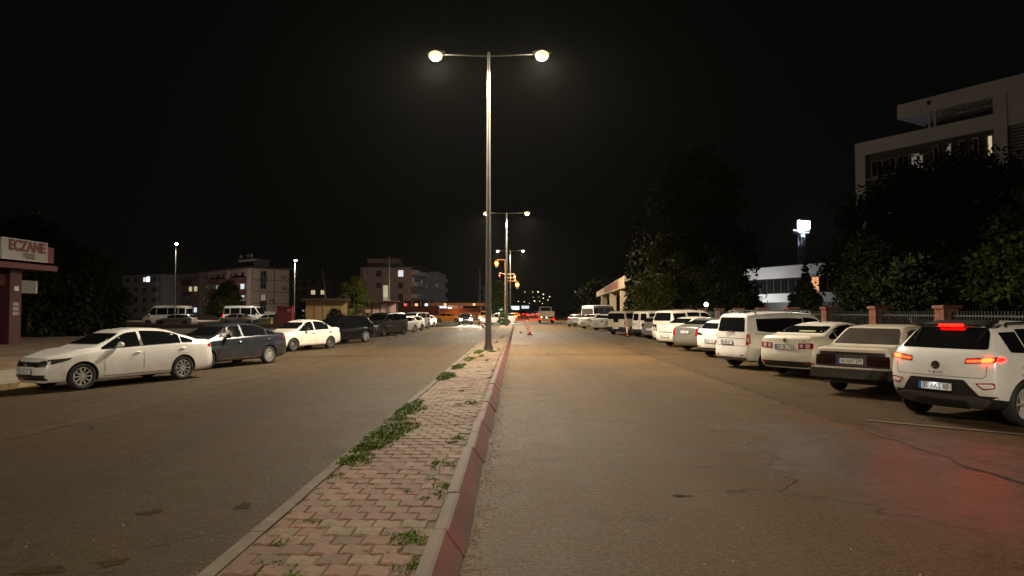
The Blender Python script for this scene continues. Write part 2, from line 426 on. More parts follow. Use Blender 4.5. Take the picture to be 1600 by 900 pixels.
# ------------------------------------------------------------------ median island: bed, kerbs, pavers
ML, MR, MZ = -1.825, -.62, .17           # paving edges and height
Y0, Y1 = 2.6, 79.0
BED = mat('joint_sand', (.115, .083, .053), .95, noise_amt=.35, nscale=20, bump=.4)
b = MB(); b.box(ML - .02, MR + .02, Y0 - 3, Y1, -.05, MZ - .010)
med = b.build('median_island', BED); tag(med, kind='structure')
REDK = None
def redkerb():
    m = bpy.data.materials.new('worn_red_kerb'); m.use_nodes = True
    nt = m.node_tree; bs = nt.nodes['Principled BSDF']; Lk = nt.links.new
    tc = nt.nodes.new('ShaderNodeTexCoord'); gg = nt.nodes.new('ShaderNodeNewGeometry')
    n = nt.nodes.new('ShaderNodeTexNoise'); n.inputs['Scale'].default_value = 5; n.inputs['Detail'].default_value = 9; n.inputs['Roughness'].default_value = .75
    Lk(gg.outputs['Position'], n.inputs['Vector'])
    sep = nt.nodes.new('ShaderNodeSeparateXYZ'); Lk(gg.outputs['Position'], sep.inputs['Vector'])
    r = nt.nodes.new('ShaderNodeMapRange'); r.inputs['From Min'].default_value = .178; r.inputs['From Max'].default_value = .188; Lk(sep.outputs['Z'], r.inputs['Value'])   # the top of the stone is bare
    r2 = nt.nodes.new('ShaderNodeMapRange'); r2.inputs['From Min'].default_value = .56; r2.inputs['From Max'].default_value = .74
    lowz = nt.nodes.new('ShaderNodeMapRange'); lowz.inputs['From Min'].default_value = .09; lowz.inputs['From Max'].default_value = .02; lowz.inputs['To Max'].default_value = .24; Lk(sep.outputs['Z'], lowz.inputs['Value'])
    ad = nt.nodes.new('ShaderNodeMath'); Lk(n.outputs['Fac'], ad.inputs[0]); Lk(lowz.outputs['Result'], ad.inputs[1]); Lk(ad.outputs[0], r2.inputs['Value'])
    mx = nt.nodes.new('ShaderNodeMath'); mx.operation = 'MAXIMUM'; Lk(r.outputs['Result'], mx.inputs[0]); Lk(r2.outputs['Result'], mx.inputs[1])
    mix = nt.nodes.new('ShaderNodeMix'); mix.data_type = 'RGBA'; mix.inputs['A'].default_value = (.175, .046, .036, 1); mix.inputs['B'].default_value = (.105, .075, .047, 1)
    Lk(mx.outputs[0], mix.inputs['Factor'])
    n3 = nt.nodes.new('ShaderNodeTexNoise'); n3.inputs['Scale'].default_value = 1.4; n3.inputs['Detail'].default_value = 4; Lk(gg.outputs['Position'], n3.inputs['Vector'])
    r3 = nt.nodes.new('ShaderNodeMapRange'); r3.inputs['From Min'].default_value = .3; r3.inputs['From Max'].default_value = .7; r3.inputs['To Min'].default_value = .7; r3.inputs['To Max'].default_value = 1.15
    Lk(n3.outputs['Fac'], r3.inputs['Value'])
    sm = nt.nodes.new('ShaderNodeVectorMath'); sm.operation = 'SCALE'; Lk(mix.outputs['Result'], sm.inputs[0]); Lk(r3.outputs['Result'], sm.inputs['Scale'])
    Lk(sm.outputs['Vector'], bs.inputs['Base Color']); bs.inputs['Roughness'].default_value = .8
    return m
REDK = redkerb()
# kerb stone profile on the right: bare top, sloped red face (x from MR outwards)
prof = [(0, -.05), (0, .19), (.075, .193), (.10, .183), (.225, .012), (.225, -.05)]
kr = MB(); kr.prism(prof, 'y', .006, .994); km = kr.mesh('kerb_stone')
prof2 = [(0, -.05), (0, .178), (-.10, .175), (-.125, .165), (-.14, .0), (-.14, -.05)]
kl = MB(); kl.prism(prof2, 'y', .004, .996); klm = kl.mesh('kerb_edge_stone')
for i in range(80):
    y = -1 + i
    k = obj('kerb_stone', km, REDK if i == 0 else None, med, (MR + .01 + random.uniform(-.011, .011), y, random.uniform(-.012, .006))); k.rotation_euler = (random.uniform(-.006, .006), random.uniform(-.025, .025), random.uniform(-.010, .010))
    k = obj('kerb_edge_stone', klm, mat('kerb_edge_concrete', (.125, .097, .066), .88, noise_amt=.3, nscale=6, bump=.4) if i == 0 else None, med, (ML - .01 + random.uniform(-.008, .008), y, random.uniform(-.012, .004)))
# interlocking pavers, running bond
PR = [mat('paver_red%d' % i, c, .85, noise_amt=.22, nscale=16, bump=.35, bscale=90, bdist=.004) for i, c in
      enumerate([(.172, .092, .056), (.152, .080, .050), (.184, .100, .062), (.14, .076, .048)])]
PT = [mat('paver_tan%d' % i, c, .85, noise_amt=.22, nscale=16, bump=.35, bscale=90, bdist=.004) for i, c in
      enumerate([(.190, .130, .078), (.175, .12, .072), (.20, .138, .084)])]
def paver_mat(name, c):
    m = mat(name, c, .85, bump=.35, bscale=90, bdist=.004); nt = m.node_tree; bs = nt.nodes['Principled BSDF']; Lk = nt.links.new
    g_ = nt.nodes.new('ShaderNodeNewGeometry'); oi = nt.nodes.new('ShaderNodeObjectInfo')
    def nz(sc_, lo, hi, a, d):
        n = nt.nodes.new('ShaderNodeTexNoise'); n.inputs['Scale'].default_value = sc_; n.inputs['Detail'].default_value = 6; n.inputs['Roughness'].default_value = .7; Lk(g_.outputs['Position'], n.inputs['Vector'])
        r = nt.nodes.new('ShaderNodeMapRange'); r.inputs['From Min'].default_value = a; r.inputs['From Max'].default_value = d; r.inputs['To Min'].default_value = lo; r.inputs['To Max'].default_value = hi
        Lk(n.outputs['Fac'], r.inputs['Value']); return r.outputs['Result']
    rr = nt.nodes.new('ShaderNodeMapRange'); rr.inputs['To Min'].default_value = .84; rr.inputs['To Max'].default_value = 1.13; Lk(oi.outputs['Random'], rr.inputs['Value'])
    m1 = nt.nodes.new('ShaderNodeMath'); m1.operation = 'MULTIPLY'; Lk(rr.outputs['Result'], m1.inputs[0]); Lk(nz(22, .72, 1.25, .35, .65), m1.inputs[1])
    v = nt.nodes.new('ShaderNodeVectorMath'); v.operation = 'SCALE'; v.inputs[0].default_value = c; Lk(m1.outputs[0], v.inputs['Scale'])
    mx = nt.nodes.new('ShaderNodeMix'); mx.data_type = 'RGBA'; Lk(v.outputs['Vector'], mx.inputs['A']); mx.inputs['B'].default_value = (.085, .062, .040, 1); Lk(nz(2.6, 0, .8, .48, .72), mx.inputs['Factor'])
    Lk(mx.outputs['Result'], bs.inputs['Base Color'])
    return m
PR = [paver_mat(m.name + 'b', tuple(m.node_tree.nodes['Principled BSDF'].inputs['Base Color'].default_value[:3])) for m in PR]
PT = [paver_mat(m.name + 'b', tuple(m.node_tree.nodes['Principled BSDF'].inputs['Base Color'].default_value[:3])) for m in PT]
PW, PD = .205, .185
def paver_outline():
    # zig-zag long sides, as in interlocking paving
    w, d, t = PW / 2 - .004, PD / 2 - .004, .016
    top = [(-w + 2 * w * i / 6, d + (t if i in (1, 2) else (-t if i in (4, 5) else 0))) for i in range(7)]
    bot = [(x, y - 2 * d) for x, y in top][::-1]
    return top + bot
def paver_mesh(k):
    pts = paver_outline(); n = len(pts)
    r2 = random.Random(k); bev = .007
    vs = []
    for (x, y) in pts: vs.append((x, y, -.05))
    for (x, y) in pts: vs.append((x, y, -bev))
    for (x, y) in pts: vs.append((x * (1 - .009 / PW * 2), y * (1 - .009 / PD * 2), r2.uniform(-.001, .001)))
    fs = []
    for lv in (0, 1):
        fs += [(lv * n + i, lv * n + n + i, lv * n + n + (i + 1) % n, lv * n + (i + 1) % n) for i in range(n)]
    fs.append(tuple(range(2 * n, 3 * n)))
    me = bpy.data.meshes.new('paver'); me.from_pydata(vs, [], fs); me.update()
    bm = bmesh.new(); bm.from_mesh(me); bmesh.ops.recalc_face_normals(bm, faces=bm.faces)
    bm.normal_update()
    if max(bm.faces, key=lambda f: f.calc_area()).normal.z < 0: bmesh.ops.reverse_faces(bm, faces=bm.faces)
    bm.to_mesh(me); bm.free()
    return me
pm = {}
for mm in PR + PT:
    me = paver_mesh(len(pm)); me.materials.append(mm); pm[mm.name] = me
half = {}
rest = {mm.name: MB() for mm in PR + PT}
cnt = 0; row = 0; y = Y0
while y < Y1 - .2:
    off = 0 if row % 2 == 0 else PW / 2
    tan_row = (row in (13, 14)) or (y > 8.6 and not (9.6 < y < 10.2)) and not (13.5 < y < 16.5) and not (22 < y < 24)
    x = ML + PW / 2 + off - PW * .5 + .02
    while x - PW / 2 < MR:
        w0, w1 = max(x - PW / 2, ML), min(x + PW / 2, MR)
        if w1 - w0 > .06:
            tan = tan_row if random.random() > .12 else not tan_row
            if row in (13, 14) : tan = random.random() < .5
            mm = random.choice(PT if tan else PR)
            sx = (w1 - w0) / PW; cx = (w0 + w1) / 2
            z = MZ + random.gauss(0, .0028) + .012 * noise.noise(Vector((cx * .8, y * .5, 3)))
            rx, ry, rzz = random.gauss(0, .008), random.gauss(0, .010), random.gauss(0, .012)
            if cnt < 300:
                o = bpy.data.objects.new('paver', pm[mm.name]); link(o); o.parent = med
                o.location = (cx, y, z); o.scale = (sx, 1, 1); o.rotation_euler = (rx, ry, rzz); cnt += 1
            elif y < 46:
                rest[mm.name].box(w0 + .005, w1 - .005, y - PD / 2 + .005, y + PD / 2 - .005, MZ - .05, z)
        x += PW
    y += PD; row += 1
bb = MB()
for mm in PR + PT:
    r_ = rest[mm.name]
    b0 = len(bb.v); bb.add(r_.v, r_.f)
me = bb.mesh('far_pavers', fix=False)
idx = []
for k, mm in enumerate(PR + PT): idx += [k] * len(rest[mm.name].f)
for mm in PR + PT: me.materials.append(mm)
me.polygons.foreach_set('material_index', idx)
o = obj('far_pavers', me, None, med); o['kind'] = 'stuff'
b = MB(); b.box(ML, MR, 46, Y1 - .3, MZ - .02, MZ); b.build('far_paving', PT[1], med)

# weeds in the joints and along the left kerb
LEAF_WEED = leafmat('weed_green', (.036, .064, .006), (.100, .138, .018))
LEAF_DRY = leafmat('weed_dry', (.10, .085, .03), (.16, .13, .06))
def weeds(name, spots, m, dens=900, hgt=.09):
    V = []; F = []
    for (cx, cy, rx, ry, h) in spots:
        n = int(dens * rx * ry * 4) + 40
        for _ in range(n):
            a = random.uniform(0, 2 * math.pi); rr = math.sqrt(random.random())
            k = 1 + .7 * noise.noise(Vector((math.cos(a) * 1.3 + cx * 3, math.sin(a) * 1.3 + cy * 3, 0)))
            px, py = cx + rx * rr * k * math.cos(a), cy + ry * rr * k * math.sin(a)
            if px > MR - .01: continue
            if noise.noise(Vector((px * 7, py * 7, 1))) < -.16 and random.random() < .85: continue
            zb_ = MZ - .01 if px > ML - .1 else .0
            hh = h * .40 * (1.15 - .75 * rr) * random.uniform(.35, 1.2)
            az = random.uniform(0, 2 * math.pi); lean = random.uniform(.2, 1.1) * hh * 1.5
            w = random.uniform(.004, .011)
            dx, dy = math.cos(az), math.sin(az)
            mx_, my_ = px + dx * lean * .4, py + dy * lean * .4
            i = len(V)
            V += [(px - dy * w * .5, py + dx * w * .5, zb_), (px + dy * w * .5, py - dx * w * .5, zb_),
                  (mx_ + dy * w, my_ - dx * w, zb_ + hh * .75), (mx_ - dy * w, my_ + dx * w, zb_ + hh * .75),
                  (px + dx * lean, py + dy * lean, zb_ + hh)]
            F += [(i, i + 1, i + 2, i + 3), (i + 3, i + 2, i + 4)]
    me = bpy.data.meshes.new(name); me.from_pydata(V, [], F); me.update()
    o = obj(name, me, m); tag(o, kind='stuff'); return o
def gp(px, py, z=0.):
    d = (CAM_H - z) / (py - 486.0)
    return ((px - 809) * d, 1067 * d)
wl = []
for (px, py, rx, ry, h) in [(640, 838, .17, .22, .10), (620, 862, .12, .16, .06), (655, 880, .16, .16, .08), (574, 858, .07, .06, .05), (447, 842, .10, .10, .06), (486, 812, .14, .06, .06), (432, 876, .13, .06, .07),
      (395, 890, .09, .06, .06), (462, 892, .09, .06, .06), (690, 722, .15, .20, .09), (716, 684, .10, .24, .10), (707, 690, .13, .1, .06), (690, 756, .15, .12, .08), (692, 768, .12, .14, .08), (676, 748, .1, .1, .05), (640, 764, .10, .06, .05),
      (664, 775, .08, .06, .05), (738, 628, .12, .4, .07), (716, 632, .12, .2, .05), (735, 603, .08, .3, .05), (716, 662, .07, .1, .05), (577, 755, .05, .07, .05), (586, 741, .05, .05, .04),
      (765, 590, .10, .5, .06), (770, 578, .08, .5, .05), (762, 562, .1, .8, .06), (752, 556, .12, .9, .08), (780, 545, .1, 1.2, .06), (775, 535, .15, 1.5, .07), (784, 527, .15, 2, .07), (768, 549, .2, .5, .10)]:
    x, y = gp(px, py, MZ); wl.append((x, y, rx, ry, h))
for (px, py, rx, ry, h) in [(634, 640, .24, .9, .22), (620, 668, .28, .62, .20), (596, 682, .30, .5, .22), (574, 698, .22, .4, .20), (536, 718, .22, .3, .16), (510, 740, .10, .14, .08), (690, 588, .26, .9, .26), (717, 572, .2, 1.0, .14),
      (735, 560, .2, 1.2, .12), (722, 610, .1, .3, .05), (648, 628, .14, .4, .12), (748, 550, .2, 1.5, .12), (612, 655, .25, .4, .14)]:
    x, y = gp(px, py, MZ); wl.append((max(x, ML + .04), y, rx, ry, h))
weeds('weeds', wl, LEAF_WEED, 2300)
dl = [(*gp(640, 868, MZ), .2, .2, .03), (*gp(600, 838, MZ), .2, .12, .03), (*gp(650, 735, MZ), .2, .3, .02), (*gp(740, 575, MZ), .3, 1.2, .03), (*gp(600, 700, MZ), .3, .4, .05)]
weeds('dry_grass', dl, LEAF_DRY, 500)

# grit, leaves and crumbs of asphalt swept into the gutters and scattered on the lanes
def grit(name, n, fx, ylo, yhi, smin, smax, m):
    V = []; F = []
    for _ in range(n):
        y = ylo + (yhi - ylo) * random.random() ** 1.7; x = fx(); sz = random.uniform(smin, smax); a = random.uniform(0, 6.28); k = len(V)
        for j in range(4):
            t = a + j * math.pi / 2; rr = sz * random.uniform(.6, 1.3); V.append((x + rr * math.cos(t), y + rr * math.sin(t), .003 + gz(x)))
        V.append((x + sz * random.uniform(-.3, .3), y + sz * random.uniform(-.3, .3), .003 + gz(x) + sz * random.uniform(.5, 1.1)))
        F += [(k, k + 1, k + 4), (k + 1, k + 2, k + 4), (k + 2, k + 3, k + 4), (k + 3, k, k + 4)]
    me = bpy.data.meshes.new(name); me.from_pydata(V, [], F); me.update(); return tag(obj(name, me, m), kind='stuff')
grit('gutter_grit', 2600, lambda: -.385 + abs(random.gauss(0, .09)), 3.2, 30, .003, .012, mat('grit', (.20, .15, .10), .9, noise_amt=.5, nscale=30))
grit('gutter_dust', 1500, lambda: ML - .16 - abs(random.gauss(0, .12)), 4, 30, .003, .012, mat('grit'))
grit('road_chips', 420, lambda: random.uniform(-.3, 5.2), 4, 26, .003, .009, mat('pale_chips', (.45, .40, .33), .7))
grit('left_road_chips', 260, lambda: random.uniform(-8, -2.2), 5, 26, .003, .008, mat('pale_chips'))

# ------------------------------------------------------------------ street lamps
def tapered_pole(z0, z1, r0, r1, n=10):
    b = MB(); b.tube((0, 0, z0), (0, 0, z1), r0, r1, n); return b
def head_parts(root, x, z, sgn, lit=True, bulb=BULB, power=LAMP_W, color=LAMP_C, wide=166, spill=.045, k=1.):
    h = MB(); h.ball((x, 0, z + .06), .42 * k, .22 * k, .10, 14, 8)
    hd = h.build('lamp_head', GALV, root)
    l = MB(); l.ball((x, 0, z - .06), .29 * k, .27 * k, .22 * k, 16, 10)
    l.build('lamp_lens', bulb, hd)
    if lit:
        spot_light('lamp_light', root, (x, 0, z - .34), power, color, wide, .30, radius=.13)
        if spill: point_light('lamp_spill', root, (x, 0, z - .36), power * spill, color, .13)
def double_lamp(x, y, label, H=12.28, span=2.2, lit=True, z0=.17, grp='double street lamps along the median'):
    r = thing('street_lamp', (x, y, z0), 0, label, 'street lamp', grp)
    tapered_pole(.02, H - .1, .135, .055, 12).build('pole', GALV, r)
    bp = MB(); bp.box(-.22, .22, -.22, .22, -.02, .02)
    bp.build('base_plate', GALV, r)
    for a in range(4):
        Mx = Matrix.Rotation(a * math.pi / 2, 4, 'Z')
        q = MB(); q.prism([(.13, .0), (.21, .0), (.13, .30)], 'y', -.008, .008)
        q.v = [tuple(Mx @ Vector(v)) for v in q.v]; q.build('base_gusset', GALV, r)
    hatch = MB(); hatch.box(-.05, .05, -.142, -.115, .6, .95); hatch.build('access_hatch', GALV, r)
    for s_ in (-1, 1):
        a = MB(); a.tube((0, 0, H - .14), (s_ * (span - .3), 0, H - .06), .035, .03, 8); a.build('arm', GALV, r)
        head_parts(r, s_ * span, H - .05, s_, lit)
    c = MB(); c.tube((0, 0, H - .3), (0, 0, H + .02), .06, .06, 10); c.build('pole_cap', GALV, r)
    return r
PX = -1.2
double_lamp(PX, 27.9, 'tall grey double armed street lamp nearest the camera on the paved median')
double_lamp(PX, 73.5, 'second double armed street lamp at the far end of the median by the crossing')
double_lamp(PX - .1, 119.5, 'third double armed street lamp beyond the crossing, just right of the second pole')
double_lamp(PX, -17.5, 'double armed street lamp on the median behind the camera')
far_l = [(380, 6.2), (520, 14)]
for i, (yy, xx) in enumerate(far_l):
    double_lamp(xx, yy, ['small far double lamp standing alone above the road end', 'tiny double lamp farthest off where the road fades'][i], 12.5, 2.2, False, 0)
def single_lamp(x, y, H, arm, label, grp, cool=False, lit=None, ang=0., name='street_lamp'):
    r = thing(name, (x, y, 0), ang, label, 'street lamp', grp)
    tapered_pole(0, H, .075, .04, 8).build('pole', GALV, r)
    a = MB(); a.tube((0, 0, H - .05), (arm, 0, H + .1), .035, .03, 6); a.build('arm', GALV, r)
    head_parts(r, arm + (.2 if arm > 0 else -.2), H + .08, 1, lit is not None, BULBC if cool else BULB, *(lit or (0, (1, 1, 1))), 150, 0, .6 if lit else 1.6)
    return r
G1 = 'single street lamps along the road end'
singles = [(350, 12.2, 11.6, 'bright far single lamp leftmost of the four over the truck'), (395, 16.6, 11.4, 'bright far single lamp second from the left over the truck'),
           (440, 22.3, 11.0, 'far single lamp highest on the right above the road end'), (560, 26.5, 10.8, 'dim far single lamp just below the rightmost bright lamp'),
           (640, 18, 11.0, 'small pale lamp low over the truck cab at left'), (640, 22.4, 11.0, 'small pale lamp low over the truck cab at right'),
           (500, 20.5, 11.2, 'far single lamp low between the bright ones over the truck'), (420, 12.0, 8.0, 'low far lamp left of the bright ones over the truck'), (640, 12.5, 9.0, 'tiny far lamp just left of the truck roof'), (700, 27.0, 9.5, 'tiny far lamp right of the truck cab'),
           (640, 8.0, 10.4, 'tiny lamp left of the truck over the traffic'), (560, 2.3, 9.6, 'tiny yellow lamp right of the third median pole')]
for (yy, xx, H, lb) in singles: single_lamp(xx, yy, H, -1.6, lb, G1)
# lot lamps on the left
single_lamp(-38.8, 77, 9.3, .7, 'lone grey lamp post with a bright white head over the parked vans', 'lamp posts of the parking lot', True, (1200, (1, .92, .78)), R(-60))
single_lamp(-25.9, 79, 7.6, .15, 'lit lamp post beside the red kiosk', 'lamp posts of the parking lot', True, (4200, (1, .90, .72)), R(-60))

# ------------------------------------------------------------------ vehicles
def lerp(a, b2, t): return a + (b2 - a) * t
def interp(x, pts):
    return float(np.interp(x, [p[0] for p in pts], [p[1] for p in pts]))
FR = [0, .35, .7, 1.0]
class Body:
    """a lofted car shell: spec gives the roofline, shoulder, plan and end profiles"""
    def __init__(s, sp):
        s.sp = sp
        s.xr, s.xf = sp['x'][0], sp['x'][1]
        s.zroof = max(p[1] for p in sp['top'])
    def top(s, x): return interp(x, s.sp['top'])
    def belt(s, x): return min(interp(x, s.sp['belt']), s.top(x) - .035)
    def hw(s, x): return interp(x, s.sp['hw'])
    def rw(s, z, x):
        """half width of the cabin at height z over station x"""
        w = s.hw(x); zs = s.belt(x); ws = w - s.sp.get('shelf', .05)
        f = max(0, min(1, (z - zs) / max(.05, s.zroof - zs)))
        return lerp(ws, s.sp['roofw'] * w / max(p[1] for p in s.sp['hw']), f)
    def section(s, x):
        sp = s.sp; w = s.hw(x); zt = s.top(x); zs = s.belt(x); zb = interp(x, sp['bot'])
        wb_ = w - .10
        pts = [(f * wb_, zb) for f in FR]
        H = zs - zb
        bul = sp.get('bulge', .02)
        pts += [(w - .045, zb + .035), (w - .012 - bul * .3, zb + .18 * H), (w - .004, zb + .42 * H), (w, zb + .62 * H), (w - .004, zb + .80 * H), (w - .018, zb + .93 * H), (w - sp.get('shelf', .05) + .012, zs)]
        gh = zt - zs
        k = min(1, gh / .3)
        er = sp.get('edge', .07)
        ze = zt - er * k - .008
        for f in (.04, .36, .70, 1.0):
            z = lerp(zs + .006, ze, f); pts.append((s.rw(z, x), z))
        ye = s.rw(zt, x) - er * .75 * k - .02
        for f, dz in ((1, .42), (.7, .12), (.35, .03), (0, 0)):
            pts.append((ye * f, zt - er * k * dz * .55))
        return pts
    def inset(s, which, z, frac):
        pr = s.sp[which]; c = s.sp.get('curv', .09)
        return interp(z, pr) + c * abs(frac) ** 2.6
    def build(s):
        sp = s.sp
        zone = sp.get('zone', .9)
        L = s.xf - s.xr
        xs = set(np.linspace(s.xr, s.xf, 40).round(3)) | {round(s.xr + d, 3) for d in (.03, .08, .16)} | {round(s.xf - d, 3) for d in (.03, .08, .16)}
        xs |= {round(p[0], 3) for p in sp['top']}
        xs = sorted(x for x in xs if s.xr - 1e-6 <= x <= s.xf + 1e-6)
        xs2 = [xs[0]]
        for x in xs[1:]:
            if x - xs2[-1] > .022: xs2.append(x)
        xs = xs2; xs[-1] = s.xf
        V = []; F = []; MI = []
        def warp(x, y, z, w):
            fr = min(1, abs(y) / max(.01, w))
            t = (x - s.xr) / zone
            if t < 1: x += s.inset('rear', z, fr) * (1 - t) ** 1.15
            t = (s.xf - x) / zone
            if t < 1: x -= s.inset('front', z, fr) * max(0, 1 - t) ** 1.15
            return x
        rings = []
        for x in xs:
            half = s.section(x); w = s.hw(x)
            n = len(half)
            loop = half + [(-y, z) for (y, z) in half[1:-1]][::-1]
            ids = []
            for (y, z) in loop:
                ids.append(len(V)); V.append((warp(x, y, z, w), y, z))
            rings.append(ids)
        n = len(rings[0]); nh = len(s.section(xs[0]))
        for a, c in zip(rings[:-1], rings[1:]):
            for i in range(n):
                j = (i + 1) % n
                F.append((a[i], a[j], c[j], c[i]))
        # end caps: rows between the bottom edge (3) and the top edge
        cols = [-1, -.7, -.35, 0, .35, .7, 1]
        for ring, x, flip in ((rings[0], xs[0], False), (rings[-1], xs[-1], True)):
            half = s.section(x); w = s.hw(x)
            def pos(i, sg): return ring[i] if sg > 0 else ring[(n - i) % n]
            i0, i1 = 3, nh - 4
            rows = []
            for i in range(i0, i1 + 1):
                y, z = half[i]
                row = []
                for c in cols:
                    if c == 1: row.append(pos(i, 1))
                    elif c == -1: row.append(pos(i, -1))
                    elif i == i0: row.append(pos(FR.index(abs(c)), 1 if c >= 0 else -1))
                    elif i == i1: row.append(pos(nh - 1 - FR.index(abs(c)), 1 if c >= 0 else -1))
                    else:
                        row.append(len(V)); V.append((warp(x, y * c, z, w), y * c, z))
                rows.append(row)
            for r0, r1 in zip(rows[:-1], rows[1:]):
                for q in range(6):
                    f = (r0[q], r0[q + 1], r1[q + 1], r1[q])
                    F.append(f if not flip else f[::-1])
        me = bpy.data.meshes.new('body'); me.from_pydata(V, [], F); me.update()
        bm = bmesh.new(); bm.from_mesh(me); bmesh.ops.recalc_face_normals(bm, faces=bm.faces)
        for f in bm.faces: f.smooth = True
        bm.to_mesh(me); bm.free()
        o = bpy.data.objects.new('tmp', me); link(o)
        me.materials.append(BLACK); me.materials.append(BLACK)
        md = o.modifiers.new('s', 'SUBSURF'); md.levels = 1; md.render_levels = 1
        # wheel wells
        ar = sp['r'] * sp.get('arch', 1.16); wmax = max(p[1] for p in sp['hw'])
        c = MB()
        for xw in (sp['wb'] / 2, -sp['wb'] / 2):
            for sg in (-1, 1):
                c.tube((xw, sg * wmax * .58, sp['r']), (xw, sg * (wmax + .2), sp['r']), ar, ar, 28)
        cm = c.mesh('cut'); cm.materials.append(BLACK); cm.materials.append(BLACK)
        cm.polygons.foreach_set('material_index', [1] * len(cm.polygons))
        # caps and walls were added as separate islands: weld them
        bm = bmesh.new(); bm.from_mesh(cm); bmesh.ops.remove_doubles(bm, verts=bm.verts, dist=1e-4); bmesh.ops.recalc_face_normals(bm, faces=bm.faces); bm.to_mesh(cm); bm.free()
        co = bpy.data.objects.new('cut', cm); link(co)
        bo = o.modifiers.new('b', 'BOOLEAN'); bo.operation = 'DIFFERENCE'; bo.object = co; bo.solver = 'EXACT'
        dg = bpy.context.evaluated_depsgraph_get(); dg.update()
        res = bpy.data.meshes.new_from_object(o.evaluated_get(dg))
        bpy.data.objects.remove(o); bpy.data.objects.remove(co)
        bm = bmesh.new(); bm.from_mesh(res)
        cl = sp.get('clad', 0)
        for f in bm.faces:
            cz = f.calc_center_median().z
            if f.normal.z < -.8 and cz < .4: f.material_index = 1
            if cl and cz < cl: f.material_index = 1
        s.bvh = BVHTree.FromBMesh(bm)
        bm.to_mesh(res); bm.free()
        res.set_sharp_from_angle(angle=R(38))
        s.mesh = res
        return res

def rounded(pts, r, n=4):
    out = []
    m = len(pts)
    for i in range(m):
        p0, p, p1 = Vector(pts[i - 1]), Vector(pts[i]), Vector(pts[(i + 1) % m])
        a, c = (p0 - p), (p1 - p)
        ra = min(r, a.length * .45); rc = min(r, c.length * .45)
        A = p + a.normalized() * ra; C = p + c.normalized() * rc
        for k in range(n + 1):
            t = k / n
            out.append(tuple((1 - t) ** 2 * A + 2 * t * (1 - t) * p + t * t * C))
    return out

def patch_mesh(body, poly, plane, off=.004, side=1, res=.08, depth=.02):
    bvh = body.bvh
    P = []
    m = len(poly)
    for i in range(m):
        a, c = Vector(poly[i]), Vector(poly[(i + 1) % m])
        k = max(1, int((c - a).length / res))
        for j in range(k): P.append(tuple(a.lerp(c, j / k)))
    nb = len(P)
    if plane in ('rear', 'front'):
        lim = body.hw(body.xr if plane == 'rear' else body.xf) - .012
        P = [(max(-lim, min(lim, p[0])), p[1]) for p in P]
        Q = []
        for p in P:
            if not Q or (abs(p[0] - Q[-1][0]) + abs(p[1] - Q[-1][1])) > 1e-4: Q.append(p)
        P = Q; nb = len(P)
    xs = [p[0] for p in P]; ys = [p[1] for p in P]
    verts = [Vector(p) for p in P]
    nx = int((max(xs) - min(xs)) / res); ny = int((max(ys) - min(ys)) / res)
    for i in range(1, nx + 1):
        for j in range(1, ny + 1):
            verts.append(Vector((min(xs) + (max(xs) - min(xs)) * i / (nx + 1) + .0007 * j, min(ys) + (max(ys) - min(ys)) * j / (ny + 1))))
    r = delaunay_2d_cdt(verts, [(i, (i + 1) % nb) for i in range(nb)], [], 1, 1e-5)
    ov, of = r[0], r[2]
    V = []; Nn = []
    for v in ov:
        if plane == 'side': o_, d = Vector((v[0], side * 3, v[1])), Vector((0, -side, 0))
        elif plane == 'rear': o_, d = Vector((-8, v[0], v[1])), Vector((1, 0, 0))
        elif plane == 'front': o_, d = Vector((8, v[0], v[1])), Vector((-1, 0, 0))
        else: o_, d = Vector((v[0], v[1], 6)), Vector((0, 0, -1))
        h = bvh.ray_cast(o_, d)
        if h[0] is None or (plane in ('rear', 'front') and abs(h[0].x - (body.xr if plane == 'rear' else body.xf)) > 2.6):
            if plane == 'side':
                xc = max(body.xr + .02, min(body.xf - .02, v[0])); q = Vector((xc, side * (body.hw(xc) + .05), v[1]))
            else: q = o_ + d * (8 + body.xr if plane == 'rear' else 8 - body.xf)
            h = bvh.find_nearest(q)
        nrm = h[1]
        if nrm.dot(d) > 0: nrm = -nrm
        V.append(h[0] + nrm * off); Nn.append(nrm)
    used = sorted({i for f in of for i in f}); mp = {u: k for k, u in enumerate(used)}
    V2 = [V[u] for u in used]; N2 = [Nn[u] for u in used]
    F = [tuple(mp[i] for i in f) for f in of]
    ed = {}
    for f in F:
        for i in range(len(f)):
            a, c = f[i], f[(i + 1) % len(f)]
            ed[(min(a, c), max(a, c))] = ed.get((min(a, c), max(a, c)), 0) + 1
    bE = [e for e, k in ed.items() if k == 1]
    bset = sorted({i for e in bE for i in e}); dn = {}
    for i in bset:
        dn[i] = (len(V2), len(V2) + 1)
        V2.append(V2[i]); V2.append(V2[i] - N2[i] * depth)
    nf = len(F)
    for a, c in bE: F.append((dn[a][0], dn[c][0], dn[c][1], dn[a][1]))
    me = bpy.data.meshes.new('panel'); me.from_pydata([tuple(v) for v in V2], [], F); me.update()
    # face outward
    bm = bmesh.new(); bm.from_mesh(me); bm.normal_update()
    s0 = 0
    for k, f in enumerate(bm.faces):
        if k >= nf: break
        s0 += f.normal.dot(N2[F[k][0]])
    if s0 < 0: bmesh.ops.reverse_faces(bm, faces=bm.faces)
    bm.to_mesh(me); bm.free()
    me.polygons.foreach_set('use_smooth', [True] * nf + [False] * (len(me.polygons) - nf))
    return me

def patch(body, name, poly, plane, m, parent, off=.004, side=1, res=.08, depth=.02, rd=0):
    if rd: poly = rounded(poly, rd)
    return obj(name, patch_mesh(body, poly, plane, off, side, res, depth), m, parent)

